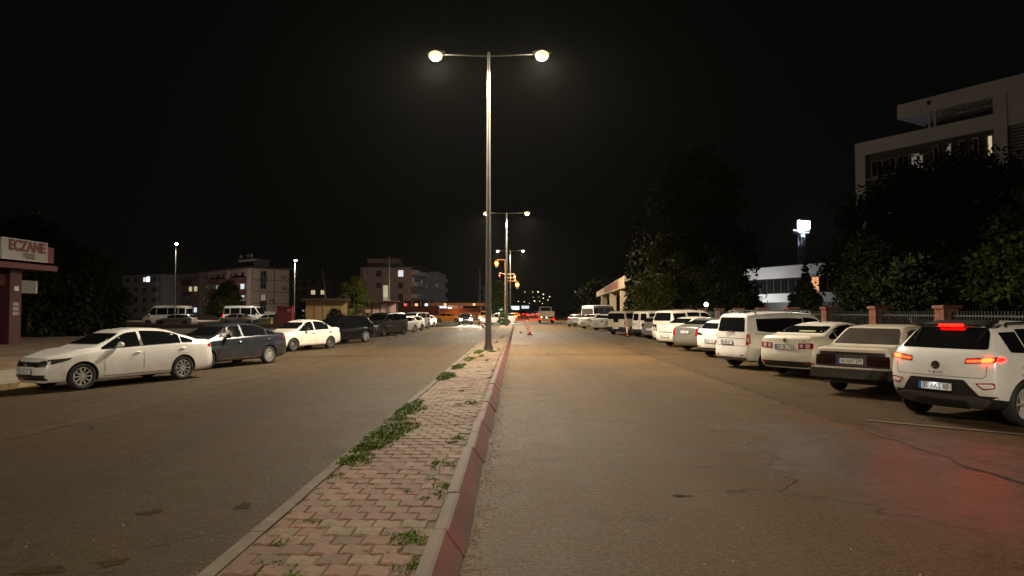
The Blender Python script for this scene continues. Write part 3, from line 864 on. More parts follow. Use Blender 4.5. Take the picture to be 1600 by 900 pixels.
WHEELS = {}
def wheel(parent, x, y, r, style, width=.205):
    sg = 1 if y > 0 else -1
    key = (round(r, 3), style)
    if key not in WHEELS:
        w = width / 2; ri = r * (.70 if style != 'steel' else .64)
        pr = [(ri, -w * .9), (r * .93, -w), (r * .985, -w * .8), (r, -w * .4), (r, w * .4), (r * .985, w * .8), (r * .93, w), (ri, w * .86), (ri - .01, w * .6), (ri - .01, -w * .9)]
        n = 36; t = MB(); vs = []
        for (rr, yy) in pr:
            for i in range(n):
                a = 2 * math.pi * i / n; vs.append((rr * math.cos(a), yy, rr * math.sin(a)))
        k = len(pr)
        t.add(vs, [(j * n + i, ((j + 1) % k) * n + i, ((j + 1) % k) * n + (i + 1) % n, j * n + (i + 1) % n) for j in range(k) for i in range(n)], True)
        # dark brake disc behind
        t.tube((0, -w * .2, 0), (0, w * .1, 0), ri * .99, ri * .99, 24)
        tm = t.mesh('tyre')
        q = MB(); ns = {'alloy10': 10, 'alloy5': 5, 'hub14': 14, 'steel': 8, 'alloy7': 7}[style]
        face = w * .72
        # lip
        for (ra, rb, ya, yb2) in ((ri - .022, ri - .004, face, face + .012),):
            vs = []
            for (rr, yy) in ((ra, ya), (ra, yb2), (rb, yb2), (rb, ya - .03)):
                for i in range(n): a = 2 * math.pi * i / n; vs.append((rr * math.cos(a), yy, rr * math.sin(a)))
            q.add(vs, [(j * n + i, (j + 1) * n + i, (j + 1) * n + (i + 1) % n, j * n + (i + 1) % n) for j in range(3) for i in range(n)], True)
        if style == 'steel':
            q.tube((0, face - .05, 0), (0, face - .03, 0), ri - .02, ri * .8, 24); q.tube((0, face - .03, 0), (0, face - .01, 0), ri * .42, ri * .3, 16)
            for i in range(ns):
                a = 2 * math.pi * i / ns; q.bar((ri * .45 * math.cos(a), face - .03, ri * .45 * math.sin(a)), (ri * .8 * math.cos(a), face - .028, ri * .8 * math.sin(a)), .03, .02)
        else:
            for i in range(ns):
                a = 2 * math.pi * i / ns
                pairs = (-.11, .11) if style == 'alloy10' and False else (0,)
                for da in pairs:
                    ww = {5: .075, 7: .05, 10: .034, 14: .03}[ns]
                    c, s_ = math.cos(a + da), math.sin(a + da)
                    q.bar((.035 * c, face - .012, .035 * s_), ((ri - .012) * c, face, (ri - .012) * s_), ww, .03)
            q.tube((0, face - .03, 0), (0, face + .012, 0), .062, .05, 18)
        WHEELS[key] = (tm, q.mesh('rim'))
    tm, rm = WHEELS[key]
    o = bpy.data.objects.new('wheel', tm); link(o); o.parent = parent; o.location = (x, y, r)
    if not tm.materials: tm.materials.append(RUBBER)
    if sg < 0: o.rotation_euler = (0, 0, math.pi)
    rim = bpy.data.objects.new('rim', rm); link(rim); rim.parent = o
    if not rm.materials: rm.materials.append({'steel': STEELW}.get(style, ALLOY))
    return o

def plate_on(body, parent, end, y, z, txt, proud=.012, lit=False, w=.52, h=.112):
    sg = -1 if end == 'rear' else 1
    h0 = body.bvh.ray_cast(Vector((sg * 8, y, z)), Vector((-sg, 0, 0)))
    x = (h0[0].x if h0[0] else (body.xr if sg < 0 else body.xf)) + sg * proud
    ps = []
    for zz in (z - .06, z + .06):
        hh = body.bvh.ray_cast(Vector((sg * 8, y, zz)), Vector((-sg, 0, 0))); ps.append(hh[0].x if hh[0] else x)
    x = (min(ps) if sg < 0 else max(ps)) + sg * proud
    b = MB(); b.box(x - .006, x + .006, y - w / 2 - .012, y + w / 2 + .012, z - h / 2 - .012, z + h / 2 + .012)
    p = b.build('plate_holder', BLACK, parent)
    b = MB(); b.box(x + sg * .003, x + sg * .011, y - w / 2, y + w / 2, z - h / 2, z + h / 2)
    p = b.build('number_plate', PLATE, parent)
    rgt = Vector((0, sg, 0)); up = Vector((0, 0, 1)); nr = Vector((sg, 0, 0))
    M = Matrix((( rgt.x, up.x, nr.x, x + sg * .0125), (rgt.y, up.y, nr.y, y), (rgt.z, up.z, nr.z, z), (0, 0, 0, 1)))
    b = MB(); b.box(-w / 2, -w / 2 + .045, -h / 2, h / 2, -.001, .0015, M); b.build('plate_band', PLATEBLUE, p)
    if txt:
        for wd, xw_ in zip(txt.split(' '), (-.145, .012, .172)):
            me = text_mesh(wd, .098, .001, M @ Matrix.Translation((xw_, .0, 0)) @ Matrix.Diagonal((.90, 1.22, 1, 1)), 'plate_lettering')
            obj('plate_lettering', me, INK, p)
    else:
        b = MB(); xx = -w / 2 + .065
        for i in range(8):
            if i not in (2, 5):
                b.box(xx + .003, xx + .034, -.036, -.020, 0, .0015, M); b.box(xx + .003, xx + .012, -.036, .036, 0, .0016, M); b.box(xx + .003, xx + .034, .022, .036, 0, .0014, M)
                if i % 2: b.box(xx + .026, xx + .035, -.036, .036, 0, .0017, M)
                xx += .052
            else: xx += .030
        b.build('plate_lettering', INK, p)
    return x

def roundel(parent, x, y, z, sg, r, dark=False):
    """round maker's badge: ring with a V over a W"""
    rgt = Vector((0, sg, 0)); up = Vector((0, 0, 1)); nr = Vector((sg, 0, 0))
    M = Matrix(((rgt.x, up.x, nr.x, x), (rgt.y, up.y, nr.y, y), (rgt.z, up.z, nr.z, z), (0, 0, 0, 1)))
    b = MB(); c = M @ Vector((0, 0, 0)); b.tube(c, M @ Vector((0, 0, .012)), r, r * .96, 24)
    d = b.build('badge', mat('badge_blue_black', (.012, .013, .016), .2, coat=.5), parent)
    b = MB(); n = 24; vs = []
    for rr, t in ((r * .86, .012), (r * .88, .018), (r * .98, .018), (r, .0)):
        for i in range(n): a = 2 * math.pi * i / n; vs.append(M @ Vector((rr * math.cos(a), rr * math.sin(a), t)))
    b.add(vs, [(j * n + i, (j + 1) * n + i, (j + 1) * n + (i + 1) % n, j * n + (i + 1) % n) for j in range(3) for i in range(n)])
    def st(p, q): b.bar(M @ Vector((p[0] * r, p[1] * r, .015)), M @ Vector((q[0] * r, q[1] * r, .015)), r * .13, r * .13)
    st((-.36, .78), (0, .12)); st((.36, .78), (0, .12))
    st((-.74, .40), (-.34, -.72)); st((-.34, -.72), (0, -.05)); st((0, -.05), (.34, -.72)); st((.34, -.72), (.74, .40))
    b.build('badge_ring', CHROME, d)

BODY_CACHE = {}
def get_body(key, sp):
    if key not in BODY_CACHE:
        b = Body(sp); b.build(); BODY_CACHE[key] = b
    return BODY_CACHE[key]

def car(key, sp, loc, heading, pm_, name, label, cat='car', group=None, style='alloy10', glass=GLASS, lights=True, detail=2, handle=None, mirror=None):
    """heading: degrees clockwise from +Y. returns (root, body)"""
    rz = math.pi / 2 - R(heading)
    root = thing(name, (loc[0], loc[1], sp.get('lift', 0) + .012), rz, label, cat, group)
    if -12.6 < loc[0] < -3 and loc[1] < 84:
        root.matrix_basis = Matrix.Translation((loc[0], loc[1], .014 + gz(loc[0]))) @ Matrix.Rotation(-math.atan(GK), 4, 'Y') @ Matrix.Rotation(rz, 4, 'Z')
    B = get_body(key, sp)
    bo = obj('body', B.mesh.copy(), [pm_, BLACK], root)
    wbh = sp['wb'] / 2; wmax = max(p[1] for p in sp['hw']); r = sp['r']
    for xw in (wbh, -wbh):
        for sg in (1, -1): wheel(root, xw, sg * (wmax - sp.get('wheelin', .125)), r, style)
    # glazing
    ws = sp['screen']      # (z0, z1) of the windscreen
    def end_glass(end, z0, z1, pil, pil_top, nm, gm, rdn=.05):
        x0 = None
        def half(z, pl):
            h = B.bvh.ray_cast(Vector(((8 if end == 'front' else -8), 0, z)), Vector(((-1 if end == 'front' else 1), 0, 0)))
            x = h[0].x if h[0] else 0
            # find the widest y that still hits near
            y = 0
            for t in np.arange(.2, 1.0, .02):
                hh = B.bvh.ray_cast(Vector(((8 if end == 'front' else -8), t, z)), Vector(((-1 if end == 'front' else 1), 0, 0)))
                if hh[0] is None or abs(hh[0].x - x) > .34: break
                y = t
            return y - pl
        zs_ = np.linspace(z0, z1, 5)
        rgt = [(half(z, lerp(pil, pil_top, i / 4)), float(z)) for i, z in enumerate(zs_)]
        poly = [rgt[0]] + rgt[1:-1] + [rgt[-1]] + [(-y, z) for y, z in rgt[::-1]]
        return patch(B, nm, rounded(poly, rdn, 3), end, gm, root, .005, res=.1)
    end_glass('front', ws[0], ws[1], ws[2] if len(ws) > 2 else .03, ws[2] if len(ws) > 2 else .03, 'windscreen', GLASS)
    rg = sp.get('rglass')
    if rg: end_glass('rear', rg[0], rg[1], rg[2], rg[3], 'rear_window', sp.get('rglass_mat', glass), rg[4] if len(rg) > 4 else .05)
    # side windows
    def side_win(x0, x1, drop, up=.03, lo=None, zt=None):
        xs = np.linspace(x0, x1, 14); lo_ = []; hi_ = []
        for x in xs:
            zl = B.belt(x) + up if lo is None else interp(x, lo) if isinstance(lo, list) else lo
            zh = B.top(x) - drop
            if zt is not None: zh = min(zh, zt)
            if zh < zl + .015: continue
            lo_.append((float(x), zl)); hi_.append((float(x), zh))
        return lo_ + hi_[::-1]
    for sg in (1, -1):
        for wdef in sp['win']:
            poly = side_win(*wdef)
            patch(B, 'side_window', rounded(poly, .022, 2), 'side', glass, root, .005, sg, res=.12)
        if sp.get('pillar'): patch(B, 'door_pillar', side_win(-.215, -.105, .075, .006), 'side', BLACK, root, .0025, sg, res=.2)
    # doors
    arch = r * sp.get('arch', 1.16) + .045
    def door(x0, x1, zlow, slack=.006):
        xs = np.linspace(x0, x1, 22); lo_ = []; hi_ = []
        for x in xs:
            zl = zlow
            for xw in (wbh, -wbh):
                if abs(x - xw) < arch: zl = max(zl, r + math.sqrt(arch * arch - (x - xw) ** 2))
            zh = B.belt(x) - sp.get('doortop', .012)
            if zh > zl + .02: lo_.append((float(x), zl)); hi_.append((float(x), zh))
        return lo_ + hi_[::-1]
    if detail >= 1:
        for sg in (1, -1):
            for i, (x0, x1) in enumerate(sp['doors']):
                zl = sp.get('doorlow', .30)
                patch(B, 'door_seal', door(x0 - .013, x1 + .013, zl - .013), 'side', BLACK, root, .0012, sg, res=.14, depth=.004)
                d = patch(B, 'door', door(x0, x1, zl), 'side', pm_, root, .005, sg, res=.12, depth=.012)
                hz = B.belt((x0 + x1) / 2) - sp.get('handledrop', .12)
                hx = x0 + (.16 if i < 2 else .14)
                hh = B.bvh.ray_cast(Vector((hx, sg * 3, hz)), Vector((0, -sg, 0)))
                if hh[0]:
                    yy = hh[0].y + sg * .012
                    q = MB(); q.ball((hx, yy + sg * .012, hz), .10, .018, .017, 10, 6); q.ball((hx - .01, yy - sg * .004, hz - .004), .065, .02, .035, 10, 6)
                    q.build('door_handle', handle or pm_, d)
                if sp.get('mould'):
                    mz = sp['mould']
                    patch(B, 'rubbing_strip', [(x0, mz - .03), (x1, mz - .03), (x1, mz + .03), (x0, mz + .03)] if i == 0 else
                          [(max(x0, -wbh + arch + .02), mz - .03), (x1, mz - .03), (x1, mz + .03), (max(x0, -wbh + arch + .02), mz + .03)], 'side', BLACK, root, .010, sg, res=.2)
    # mirrors
    mx = sp['mirror']
    for sg in (1, -1):
        z = B.belt(mx) + .085; y0 = B.rw(z, mx)
        q = MB(); q.bar((mx, sg * (y0 - .03), z - .05), (mx - .01, sg * (y0 + .12), z - .02), .06, .035)
        big = sp.get('mirbig', 1)
        q.ball((mx - .02, sg * (y0 + .17), z + .015 * big), .075 * big, .115, .075 * big, 12, 8)
        q.build('wing_mirror', mirror or pm_, root)
    # sills
    if detail >= 2:
        for sg in (1, -1):
            patch(B, 'sill', [(-wbh + arch + .03, sp['bot'][0][1] + .045), (wbh - arch - .03, sp['bot'][0][1] + .045), (wbh - arch - .03, sp.get('sillz', .285)), (-wbh + arch + .03, sp.get('sillz', .285))], 'side', sp.get('sill_mat', pm_), root, .006, sg, res=.3)
    return root, B
def sym(poly): return [poly, [(-y, z) for y, z in poly][::-1]]
def ring_poly(c, r, n=14): return [(c[0] + r * math.cos(2 * math.pi * i / n), c[1] + r * math.sin(2 * math.pi * i / n)) for i in range(n)]

W_CREAM = paint('cream_white_paint', (.76, .72, .62), .32)
W_WHITE = paint('white_paint', (.80, .79, .76), .26)
W_OLD = paint('old_beige_white_paint', (.68, .62, .50), .40, dirt=.2)
SILVER = paint('silver_paint', (.42, .40, .37), .32, .7)
BLUEGREY = paint('blue_grey_paint', (.036, .045, .062), .22, .4)
NAVY = paint('navy_paint', (.0045, .0055, .010), .16, .2, .06)
DKGREY = paint('dark_grey_paint', (.05, .05, .048), .3, .4)
BEIGE = paint('dusty_beige_paint', (.50, .45, .31), .5, dirt=.2)

def sedan(L, W, H, wbs, fo, deck=1.06, cowl=.98, hood=.90, nose=.77, roof0=-1.0, roof1=.42, base_r=-1.7, base_f=1.04, r=.315, roofw=.56, edge=.07, belt=None, tail=.98, rdrop=.085, rgz=.115, **kw):
    xf = wbs / 2 + fo; xr = xf - L
    w = W / 2
    sp = dict(x=(xr, xf), wb=wbs, r=r, roofw=roofw,
              top=[(xr, tail + .03), (xr + .06, tail + .055), (base_r, deck), (base_r + .12, deck + .05), (roof0 - .05, H - rdrop), (roof0 + .25, H - rdrop * .3), (roof0 + .75, H), (roof1 - .15, H - .04), (roof1, H - .085),
                   (base_f - .06, cowl + .035), (base_f + .06, cowl), (base_f + .45, hood + .01), (xf - .45, hood - .045), (xf - .20, nose + .06), (xf, nose)],
              belt=belt or [(xr, tail - .07), (xr + .5, tail - .04), (-.8, cowl - .02), (base_f, cowl - .08), (xf - .5, hood - .12), (xf, nose - .08)],
              hw=[(xr, w * .86), (xr + .25, w * .94), (xr + .8, w), (xf - .9, w), (xf - .35, w * .93), (xf, w * .76)],
              bot=[(xr, .24), (xr + .4, .20), (xf - .5, .19), (xf, .20)],
              rear=[(.2, .14), (.34, .03), (.52, 0), (.66, .025), (tail - .03, .06), (tail + .06, .10)],
              front=[(.2, .10), (.38, 0), (.56, .015), (nose - .02, .10), (nose + .1, .30)],
              edge=edge, screen=(cowl + .07, H - .135, .05), rglass=(deck + .05, H - rgz, .06, .05), mirror=base_f - .52,
              win=[(-.12, base_f - .06, .088, .012), (base_r + .62, -.20, .088, .012), (base_r + .22, base_r + .58, .11, .012)],
              doors=[(-.17, base_f - .2), (-wbs / 2 - .12, -.19)])
    sp.update(kw); return sp
def hatch(L, W, H, wbs, fo, cowl=1.0, hood=.95, nose=.78, roof1=.45, base_f=1.2, r=.32, roofw=.6, rear=None, win=None, rglass=None, **kw):
    xf = wbs / 2 + fo; xr = xf - L; w = W / 2
    sp = dict(x=(xr, xf), wb=wbs, r=r, roofw=roofw,
              top=[(xr, H - .07), (xr + .35, H - .03), (-.4, H), (roof1 - .2, H - .035), (roof1, H - .085), (base_f - .06, cowl + .04), (base_f + .06, cowl), (base_f + .45, hood), (xf - .2, nose + .07), (xf, nose)],
              belt=[(xr, cowl + .06), (-.6, cowl - .01), (base_f, cowl - .07), (xf - .5, hood - .14), (xf, nose - .1)],
              hw=[(xr, w * .90), (xr + .2, w * .95), (xr + .7, w), (xf - .9, w), (xf - .35, w * .95), (xf, w * .84)],
              bot=[(xr, .26), (xr + .4, .21), (xf - .5, .20), (xf, .22)],
              rear=rear or [(.22, .12), (.36, .02), (.55, 0), (.8, .02), (cowl + .05, .06), (H - .1, .38), (H, .44)],
              front=[(.2, .10), (.38, 0), (.56, .015), (nose - .02, .08), (nose + .1, .28)],
              edge=.075, screen=(cowl + .07, H - .135, .05), rglass=rglass or (cowl + .10, H - .16, .09, .07), mirror=base_f - .5, zone=1.25,
              win=win or [(-.10, base_f - .1, .115), (-wbs / 2 + .20, -.17, .115), (xr + .62, -wbs / 2 + .15, .135)],
              doors=[(-.14, base_f - .2), (-wbs / 2 - .10, -.16)])
    sp.update(kw); return sp

def lamps_rear(B, root, polys, m, side=None, names='tail_light', ms=None):
    for i, p in enumerate(polys):
        for q in sym(p): patch(B, names, rounded(q, .02, 2), 'rear', (ms[i] if ms else m), root, .007, res=.06)
    for p in (side or []):
        for sg in (1, -1): patch(B, names, rounded(p, .02, 2), 'side', m, root, .006, sg, res=.06)

LEFT = 'cars parked nose in along the left kerb'
RIGHT = 'cars parked nose in along the right kerb'
# ---- 1 white saloon, nearest on the left
S_JL = sedan(4.60, 1.778, 1.455, 2.651, .86, r=.318, roof0=-1.05, roof1=.30, base_r=-1.88, base_f=1.02, cowl=1.0, hood=.955, nose=.80, deck=1.09, tail=1.02, pillar=True)
c, B = car('jl', S_JL, (-10.57, 18.0), 209, W_WHITE, 'parked_saloon', 'white saloon with ten spoke alloys, nearest car on the left side of the road', group=LEFT, handle=W_WHITE)
for q in sym([(.40, .60), (.80, .64), (.80, .78), (.42, .71)]): patch(B, 'headlight', rounded(q, .02, 2), 'front', DARKLENS, c, .006, res=.06)
for sg in (1, -1): patch(B, 'headlight', [(1.98, .635), (1.62, .735), (1.56, .785), (1.96, .755)], 'side', DARKLENS, c, .006, sg, res=.06)
for q in sym([(.34, .575), (.80, .60), (.80, .62), (.34, .60)]): patch(B, 'headlight_strip', q, 'front', CHROME, c, .009, res=.1)
gr = patch(B, 'grille', rounded([(-.44, .59), (.44, .59), (.44, .70), (-.44, .70)], .02, 2), 'front', BLACK, c, .006)
for z in (.615, .645, .675): patch(B, 'grille_bar', [(-.43, z - .006), (.43, z - .006), (.43, z + .006), (-.43, z + .006)], 'front', CHROME, c, .011, res=.2)
patch(B, 'lower_grille', rounded([(-.72, .27), (.72, .27), (.78, .40), (-.78, .40)], .03, 3), 'front', BLACK, c, .006)
patch(B, 'lower_grille_bar', [(-.66, .30), (.66, .30), (.66, .318), (-.66, .318)], 'front', CHROME, c, .012, res=.2)
for s_ in (1, -1): patch(B, 'fog_light', ring_poly((s_ * .66, .355), .032), 'front', CLEARLENS, c, .010)
plate_on(B, c, 'front', 0, .475, None, .02)
roundel(c, 2.17, 0, .655, 1, .06)
lamps_rear(B, c, [[(.50, .80), (.80, .82), (.80, .94), (.50, .92)]], REDLENS, [[(-2.38, .84), (-2.12, .86), (-2.14, .94), (-2.38, .95)]])
plate_on(B, c, 'rear', 0, .80, None)
for sg in (1, -1): patch(B, 'window_trim', [(-1.55, .998), (.88, .955), (.88, .967), (-1.55, 1.010)], 'side', CHROME, c, .008, sg, res=.2)
# ---- 2 blue grey saloon
S_EG = sedan(4.53, 1.79, 1.49, 2.637, .86, r=.31, roof0=-.98, roof1=.36, base_r=-1.82, base_f=1.08, cowl=1.01, hood=.96, nose=.79, deck=1.10, tail=1.03)
c, B = car('eg', S_EG, (-10.22, 23.6), 206, BLUEGREY, 'parked_saloon', 'dark blue grey saloon with many spoke silver wheels behind the nearest white saloon', group=LEFT, style='hub14', handle=CHROME, mirror=BLACK)
lamps_rear(B, c, [[(.46, .80), (.82, .82), (.82, .95), (.46, .92)]], REDLENS, [[(-2.30, .84), (-1.98, .87), (-2.02, .95), (-2.30, .96)]])
plate_on(B, c, 'rear', 0, .82, None)
for q in sym([(.44, .62), (.80, .66), (.80, .76), (.46, .70)]): patch(B, 'headlight', rounded(q, .02, 2), 'front', CLEARLENS, c, .006, res=.06)
patch(B, 'grille', rounded([(-.42, .60), (.42, .60), (.44, .69), (-.44, .69)], .02, 2), 'front', BLACK, c, .006)
plate_on(B, c, 'front', 0, .48, None, .02)
for sg in (1, -1):
    patch(B, 'sill_trim', [(-.78, .285), (.78, .285), (.78, .30), (-.78, .30)], 'side', CHROME, c, .012, sg, res=.3)
    patch(B, 'window_trim', [(-1.50, 1.008), (.94, .965), (.94, .977), (-1.50, 1.020)], 'side', CHROME, c, .008, sg, res=.2)
# ---- 3 cream saloon
S_AL = sedan(4.18, 1.70, 1.48, 2.44, .82, r=.30, roof0=-.90, roof1=.32, base_r=-1.50, base_f=.98, cowl=.98, hood=.92, nose=.74, deck=1.06, tail=1.0, win=[(-.12, .92, .09, .014), (-1.12, -.20, .09, .014)], clad=.24)
c, B = car('al', S_AL, (-10.69, 33.6), 208, W_CREAM, 'parked_saloon', 'plain cream white saloon with dull steel wheels and black mirror between dark cars', group=LEFT, style='steel', handle=BLACK, mirror=BLACK)
lamps_rear(B, c, [[(.52, .76), (.80, .78), (.80, .90), (.52, .89)]], REDLENS, [[(-2.16, .78), (-1.92, .80), (-1.94, .89), (-2.16, .90)]])
for q in sym([(.46, .62), (.78, .64), (.78, .75), (.46, .73)]): patch(B, 'headlight', rounded(q, .02, 2), 'front', CLEARLENS, c, .006, res=.06)
plate_on(B, c, 'rear', 0, .80, None); plate_on(B, c, 'front', 0, .42, None, .02)
# ---- 4 navy suv
S_Q = hatch(4.45, 1.84, 1.62, 2.63, .90, r=.355, cowl=1.10, hood=1.04, nose=.84, base_f=1.22, roofw=.62, doorlow=.36, clad=.30,
            rear=[(.25, .12), (.4, .03), (.6, 0), (.85, .02), (1.12, .10), (1.5, .46), (1.62, .56)])
def suv_lights(B, c, z=.92, x=2.15):
    lamps_rear(B, c, [[(.48, z - .06), (.84, z - .05), (.84, z + .10), (.50, z + .06)]], REDLENS)
    for q in sym([(.46, z - .26), (.82, z - .22), (.82, z - .10), (.48, z - .14)]): patch(B, 'headlight', rounded(q, .02, 2), 'front', CLEARLENS, c, .006, res=.06)
    patch(B, 'grille', rounded([(-.42, .50), (.42, .50), (.44, .74), (-.44, .74)], .05, 3), 'front', BLACK, c, .006)
c, B = car('q', S_Q, (-10.5, 40.3), 208, NAVY, 'parked_suv', 'glossy navy black suv with pale alloy wheels beside the cream saloon', group=LEFT, style='alloy5')
suv_lights(B, c); plate_on(B, c, 'rear', 0, .70, None); plate_on(B, c, 'front', 0, .45, None, .03)
for sg in (1, -1):
    q = MB(); q.tube((-1.4, sg * .56, 1.60), (.3, sg * .56, 1.615), .02, .02, 6); q.bar((-1.4, sg * .56, 1.52), (-1.4, sg * .56, 1.60), .03); q.bar((.3, sg * .56, 1.53), (.3, sg * .56, 1.61), .03); q.build('roof_rail', CHROME, c)
# ---- 5.. further left cars
S_VAN = hatch(4.40, 1.82, 1.80, 2.75, .88, r=.32, cowl=1.14, hood=1.02, nose=.82, base_f=1.42, roof1=.72, roofw=.70, doorlow=.32,
              rear=[(.25, .08), (.4, .0), (.65, 0), (1.0, .03), (1.2, .05), (1.65, .16), (1.80, .24)], rglass=(1.18, 1.62, .12, .10), screen=(1.20, 1.64, .06),
              win=[(.12, 1.30, .14), (-.95, .06, .14), (-1.9, -1.02, .17)])
c, B = car('van', S_VAN, (-10.3, 53.0), 203, DKGREY, 'parked_van', 'dark grey compact van with bright flank beside the navy suv', 'van', LEFT, style='steel')
suv_lights(B, c, .95); plate_on(B, c, 'front', 0, .45, None, .03)
S_H1 = hatch(4.25, 1.80, 1.46, 2.62, .85, r=.32, nose=.76, cowl=.98, hood=.92)
def small_front(B, c, lit=False):
    for q in sym([(.46, .60), (.80, .64), (.80, .74), (.48, .69)]): patch(B, 'headlight', rounded(q, .02, 2), 'front', HEADLIT if lit else CLEARLENS, c, .006, res=.08)
    patch(B, 'grille', rounded([(-.43, .60), (.43, .60), (.44, .67), (-.44, .67)], .02, 2), 'front', BLACK, c, .006)
    patch(B, 'lower_grille', rounded([(-.6, .28), (.6, .28), (.7, .42), (-.7, .42)], .04, 3), 'front', BLACK, c, .006)
    plate_on(B, c, 'front', 0, .49, None, .02)
    lamps_rear(B, c, [[(.50, .80), (.80, .82), (.80, .94), (.50, .92)]], REDLENS)
c, B = car('h1', S_H1, (-10.2, 58.4), 201, W_WHITE, 'parked_hatchback', 'white hatchback facing the camera with black grille, right of the dark grey van', group=LEFT); small_front(B, c)
c, B = car('h1', S_H1, (-10.4, 64.4), 200, W_WHITE, 'parked_hatchback', 'second small white hatchback half hidden behind the first white hatchback', group=LEFT, style='steel'); small_front(B, c)
c, B = car('van', S_VAN, (-10.8, 71.8), 200, SILVER, 'parked_van', 'pale silver tall van standing between white cars at the left row end', 'van', LEFT, style='steel'); suv_lights(B, c, .95)
c, B = car('h1', S_H1, (-11.0, 78.5), 200, W_WHITE, 'parked_hatchback', 'last white car of the left row nearest the shops', group=LEFT, style='steel'); small_front(B, c)

# ---- right row
# T1 white suv with lit brake lamps
S_TR = hatch(4.234, 1.819, 1.60, 2.59, .83, r=.34, cowl=1.06, hood=1.02, nose=.82, base_f=1.2, roofw=.58, doorlow=.36, clad=.44, bulge=.03,
             rear=[(.22, .26), (.36, .10), (.50, .02), (.66, 0), (.84, .03), (1.0, .05), (1.13, .12), (1.47, .46), (1.6, .56)],
             rglass=(1.165, 1.50, .10, .06), curv=.13, win=[(-.10, 1.10, .115), (-1.12, -.17, .115), (-1.55, -1.16, .15)], sill_mat=BLACK)
c, B = car('tr', S_TR, (8.50, 11.9), 63, W_WHITE, 'parked_suv', 'white crossover with lit red brake lamps, nearest car on the right', group=RIGHT, style='alloy5')
for q in sym([(.42, .945), (.86, .985), (.88, 1.05), (.84, 1.065), (.42, 1.025)]): patch(B, 'tail_light', rounded(q, .015, 2), 'rear', REDLIT if False else DARKRED, c, .008, res=.05)
for q in sym([(.44, .967), (.64, .983), (.64, 1.016), (.44, 1.0)]): patch(B, 'lit_lamp_bar', rounded(q, .012, 2), 'rear', REDBAR, c, .014, res=.05)
for q in sym([(.63, .972), (.76, .985), (.79, 1.03), (.74, 1.048), (.63, 1.03)]): patch(B, 'brake_lamp', rounded(q, .02, 2), 'rear', REDHOT, c, .016, res=.05)
for sg in (1, -1): patch(B, 'tail_light', [(-1.92, .985), (-1.74, 1.015), (-1.78, 1.05), (-1.92, 1.055)], 'side', REDLIT, c, .008, sg, res=.05)
sl = patch(B, 'spoiler', [(-.58, 1.505), (.58, 1.505), (.55, 1.56), (-.55, 1.56)], 'rear', BLACK, c, .05, depth=.08)
patch(B, 'high_brake_lamp', [(-.19, 1.483), (.19, 1.483), (.19, 1.507), (-.19, 1.507)], 'rear', REDLIT, c, .056, depth=.02, res=.1)
# dark insert round the plate, lower cladding, skid plate
patch(B, 'bumper_insert', rounded([(-.62, .44), (.62, .44), (.42, .70), (-.42, .70)], .03, 3), 'rear', BLACK, c, .006)
patch(B, 'bumper_cladding', [(-.88, .25), (.88, .25), (.88, .47), (-.88, .47)], 'rear', BLACK, c, .0055)
patch(B, 'skid_plate', rounded([(-.62, .285), (.62, .285), (.74, .40), (.52, .455), (-.52, .455), (-.74, .40)], .05, 3), 'rear', mat('satin_silver', (.12, .11, .10), .45, metal=.5), c, .022)
patch(B, 'skid_recess', rounded([(-.42, .26), (.42, .26), (.40, .385), (-.40, .385)], .04, 3), 'rear', BLACK, c, .028)
for s_ in (1, -1):
    fr_ = [(s_ * .56, .66), (s_ * .80, .68), (s_ * .83, .60), (s_ * .66, .56)]
    if s_ < 0: fr_ = fr_[::-1]
    f = patch(B, 'reflector_frame', rounded(fr_, .02, 2), 'rear', REDLENS, c, .007, res=.05)
    cx_, cy_ = s_ * .71, .625
    inn = [(cx_ + (y - cx_) * .78, cy_ + (z - cy_) * .62) for y, z in fr_]
    patch(B, 'reflector_inner', rounded(inn, .02, 2), 'rear', W_WHITE, c, .010, res=.05)
# tailgate shut line
patch(B, 'tailgate_seam', [(-.66, .735), (.66, .735), (.70, .77), (.693, .775), (.655, .743), (-.655, .743), (-.693, .775), (-.70, .77)], 'rear', BLACK, c, .0015, res=.06, depth=.003)
for s_ in (1, -1): patch(B, 'tailgate_seam', [(s_ * .695, .77), (s_ * .703, .77), (s_ * .71, .93), (s_ * .702, .93)][::s_], 'rear', BLACK, c, .0015, res=.06, depth=.003)
xp = plate_on(B, c, 'rear', 0, .575, '31 AKS 60', .02)
spot_light('plate_lamp', c, (xp - .055, .0, .668), 1.0, (.80, .88, 1.0), 150, .4, (0, R(14), 0), .02)
hx = B.bvh.ray_cast(Vector((-8, 0, .90)), Vector((1, 0, 0)))[0].x
roundel(c, hx - .002, 0, .905, -1, .068)
def rear_text(B, c, s, y, z, size, m=CHROME, nm='badge_lettering', ext=.003):
    h = B.bvh.ray_cast(Vector((-8, y, z)), Vector((1, 0, 0)))
    M = Matrix(((0, 0, -1, h[0].x - .004), (-1, 0, 0, y), (0, 1, 0, z), (0, 0, 0, 1)))
    obj(nm, text_mesh(s, size, ext, M), m, c)
rear_text(B, c, 'T - R O C', 0, .79, .055)
for sg in (1, -1):
    q = MB(); q.tube((-1.25, sg * .60, 1.565), (.25, sg * .62, 1.595), .018, .018, 6); q.bar((-1.25, sg * .60, 1.49), (-1.25, sg * .60, 1.57), .03); q.bar((.25, sg * .62, 1.5), (.25, sg * .62, 1.6), .03); q.build('roof_rail', BLACK, c)
q = MB(); q.prism([(-1.25, 1.555), (-1.10, 1.56), (-1.24, 1.625)], 'y', -.012, .012); q.build('shark_fin_aerial', BLACK, c)
q = MB(); q.bar((B.xr + .42, .02, 1.13), (B.xr + .52, -.34, 1.16), .02, .02); q.build('rear_wiper', BLACK, c)
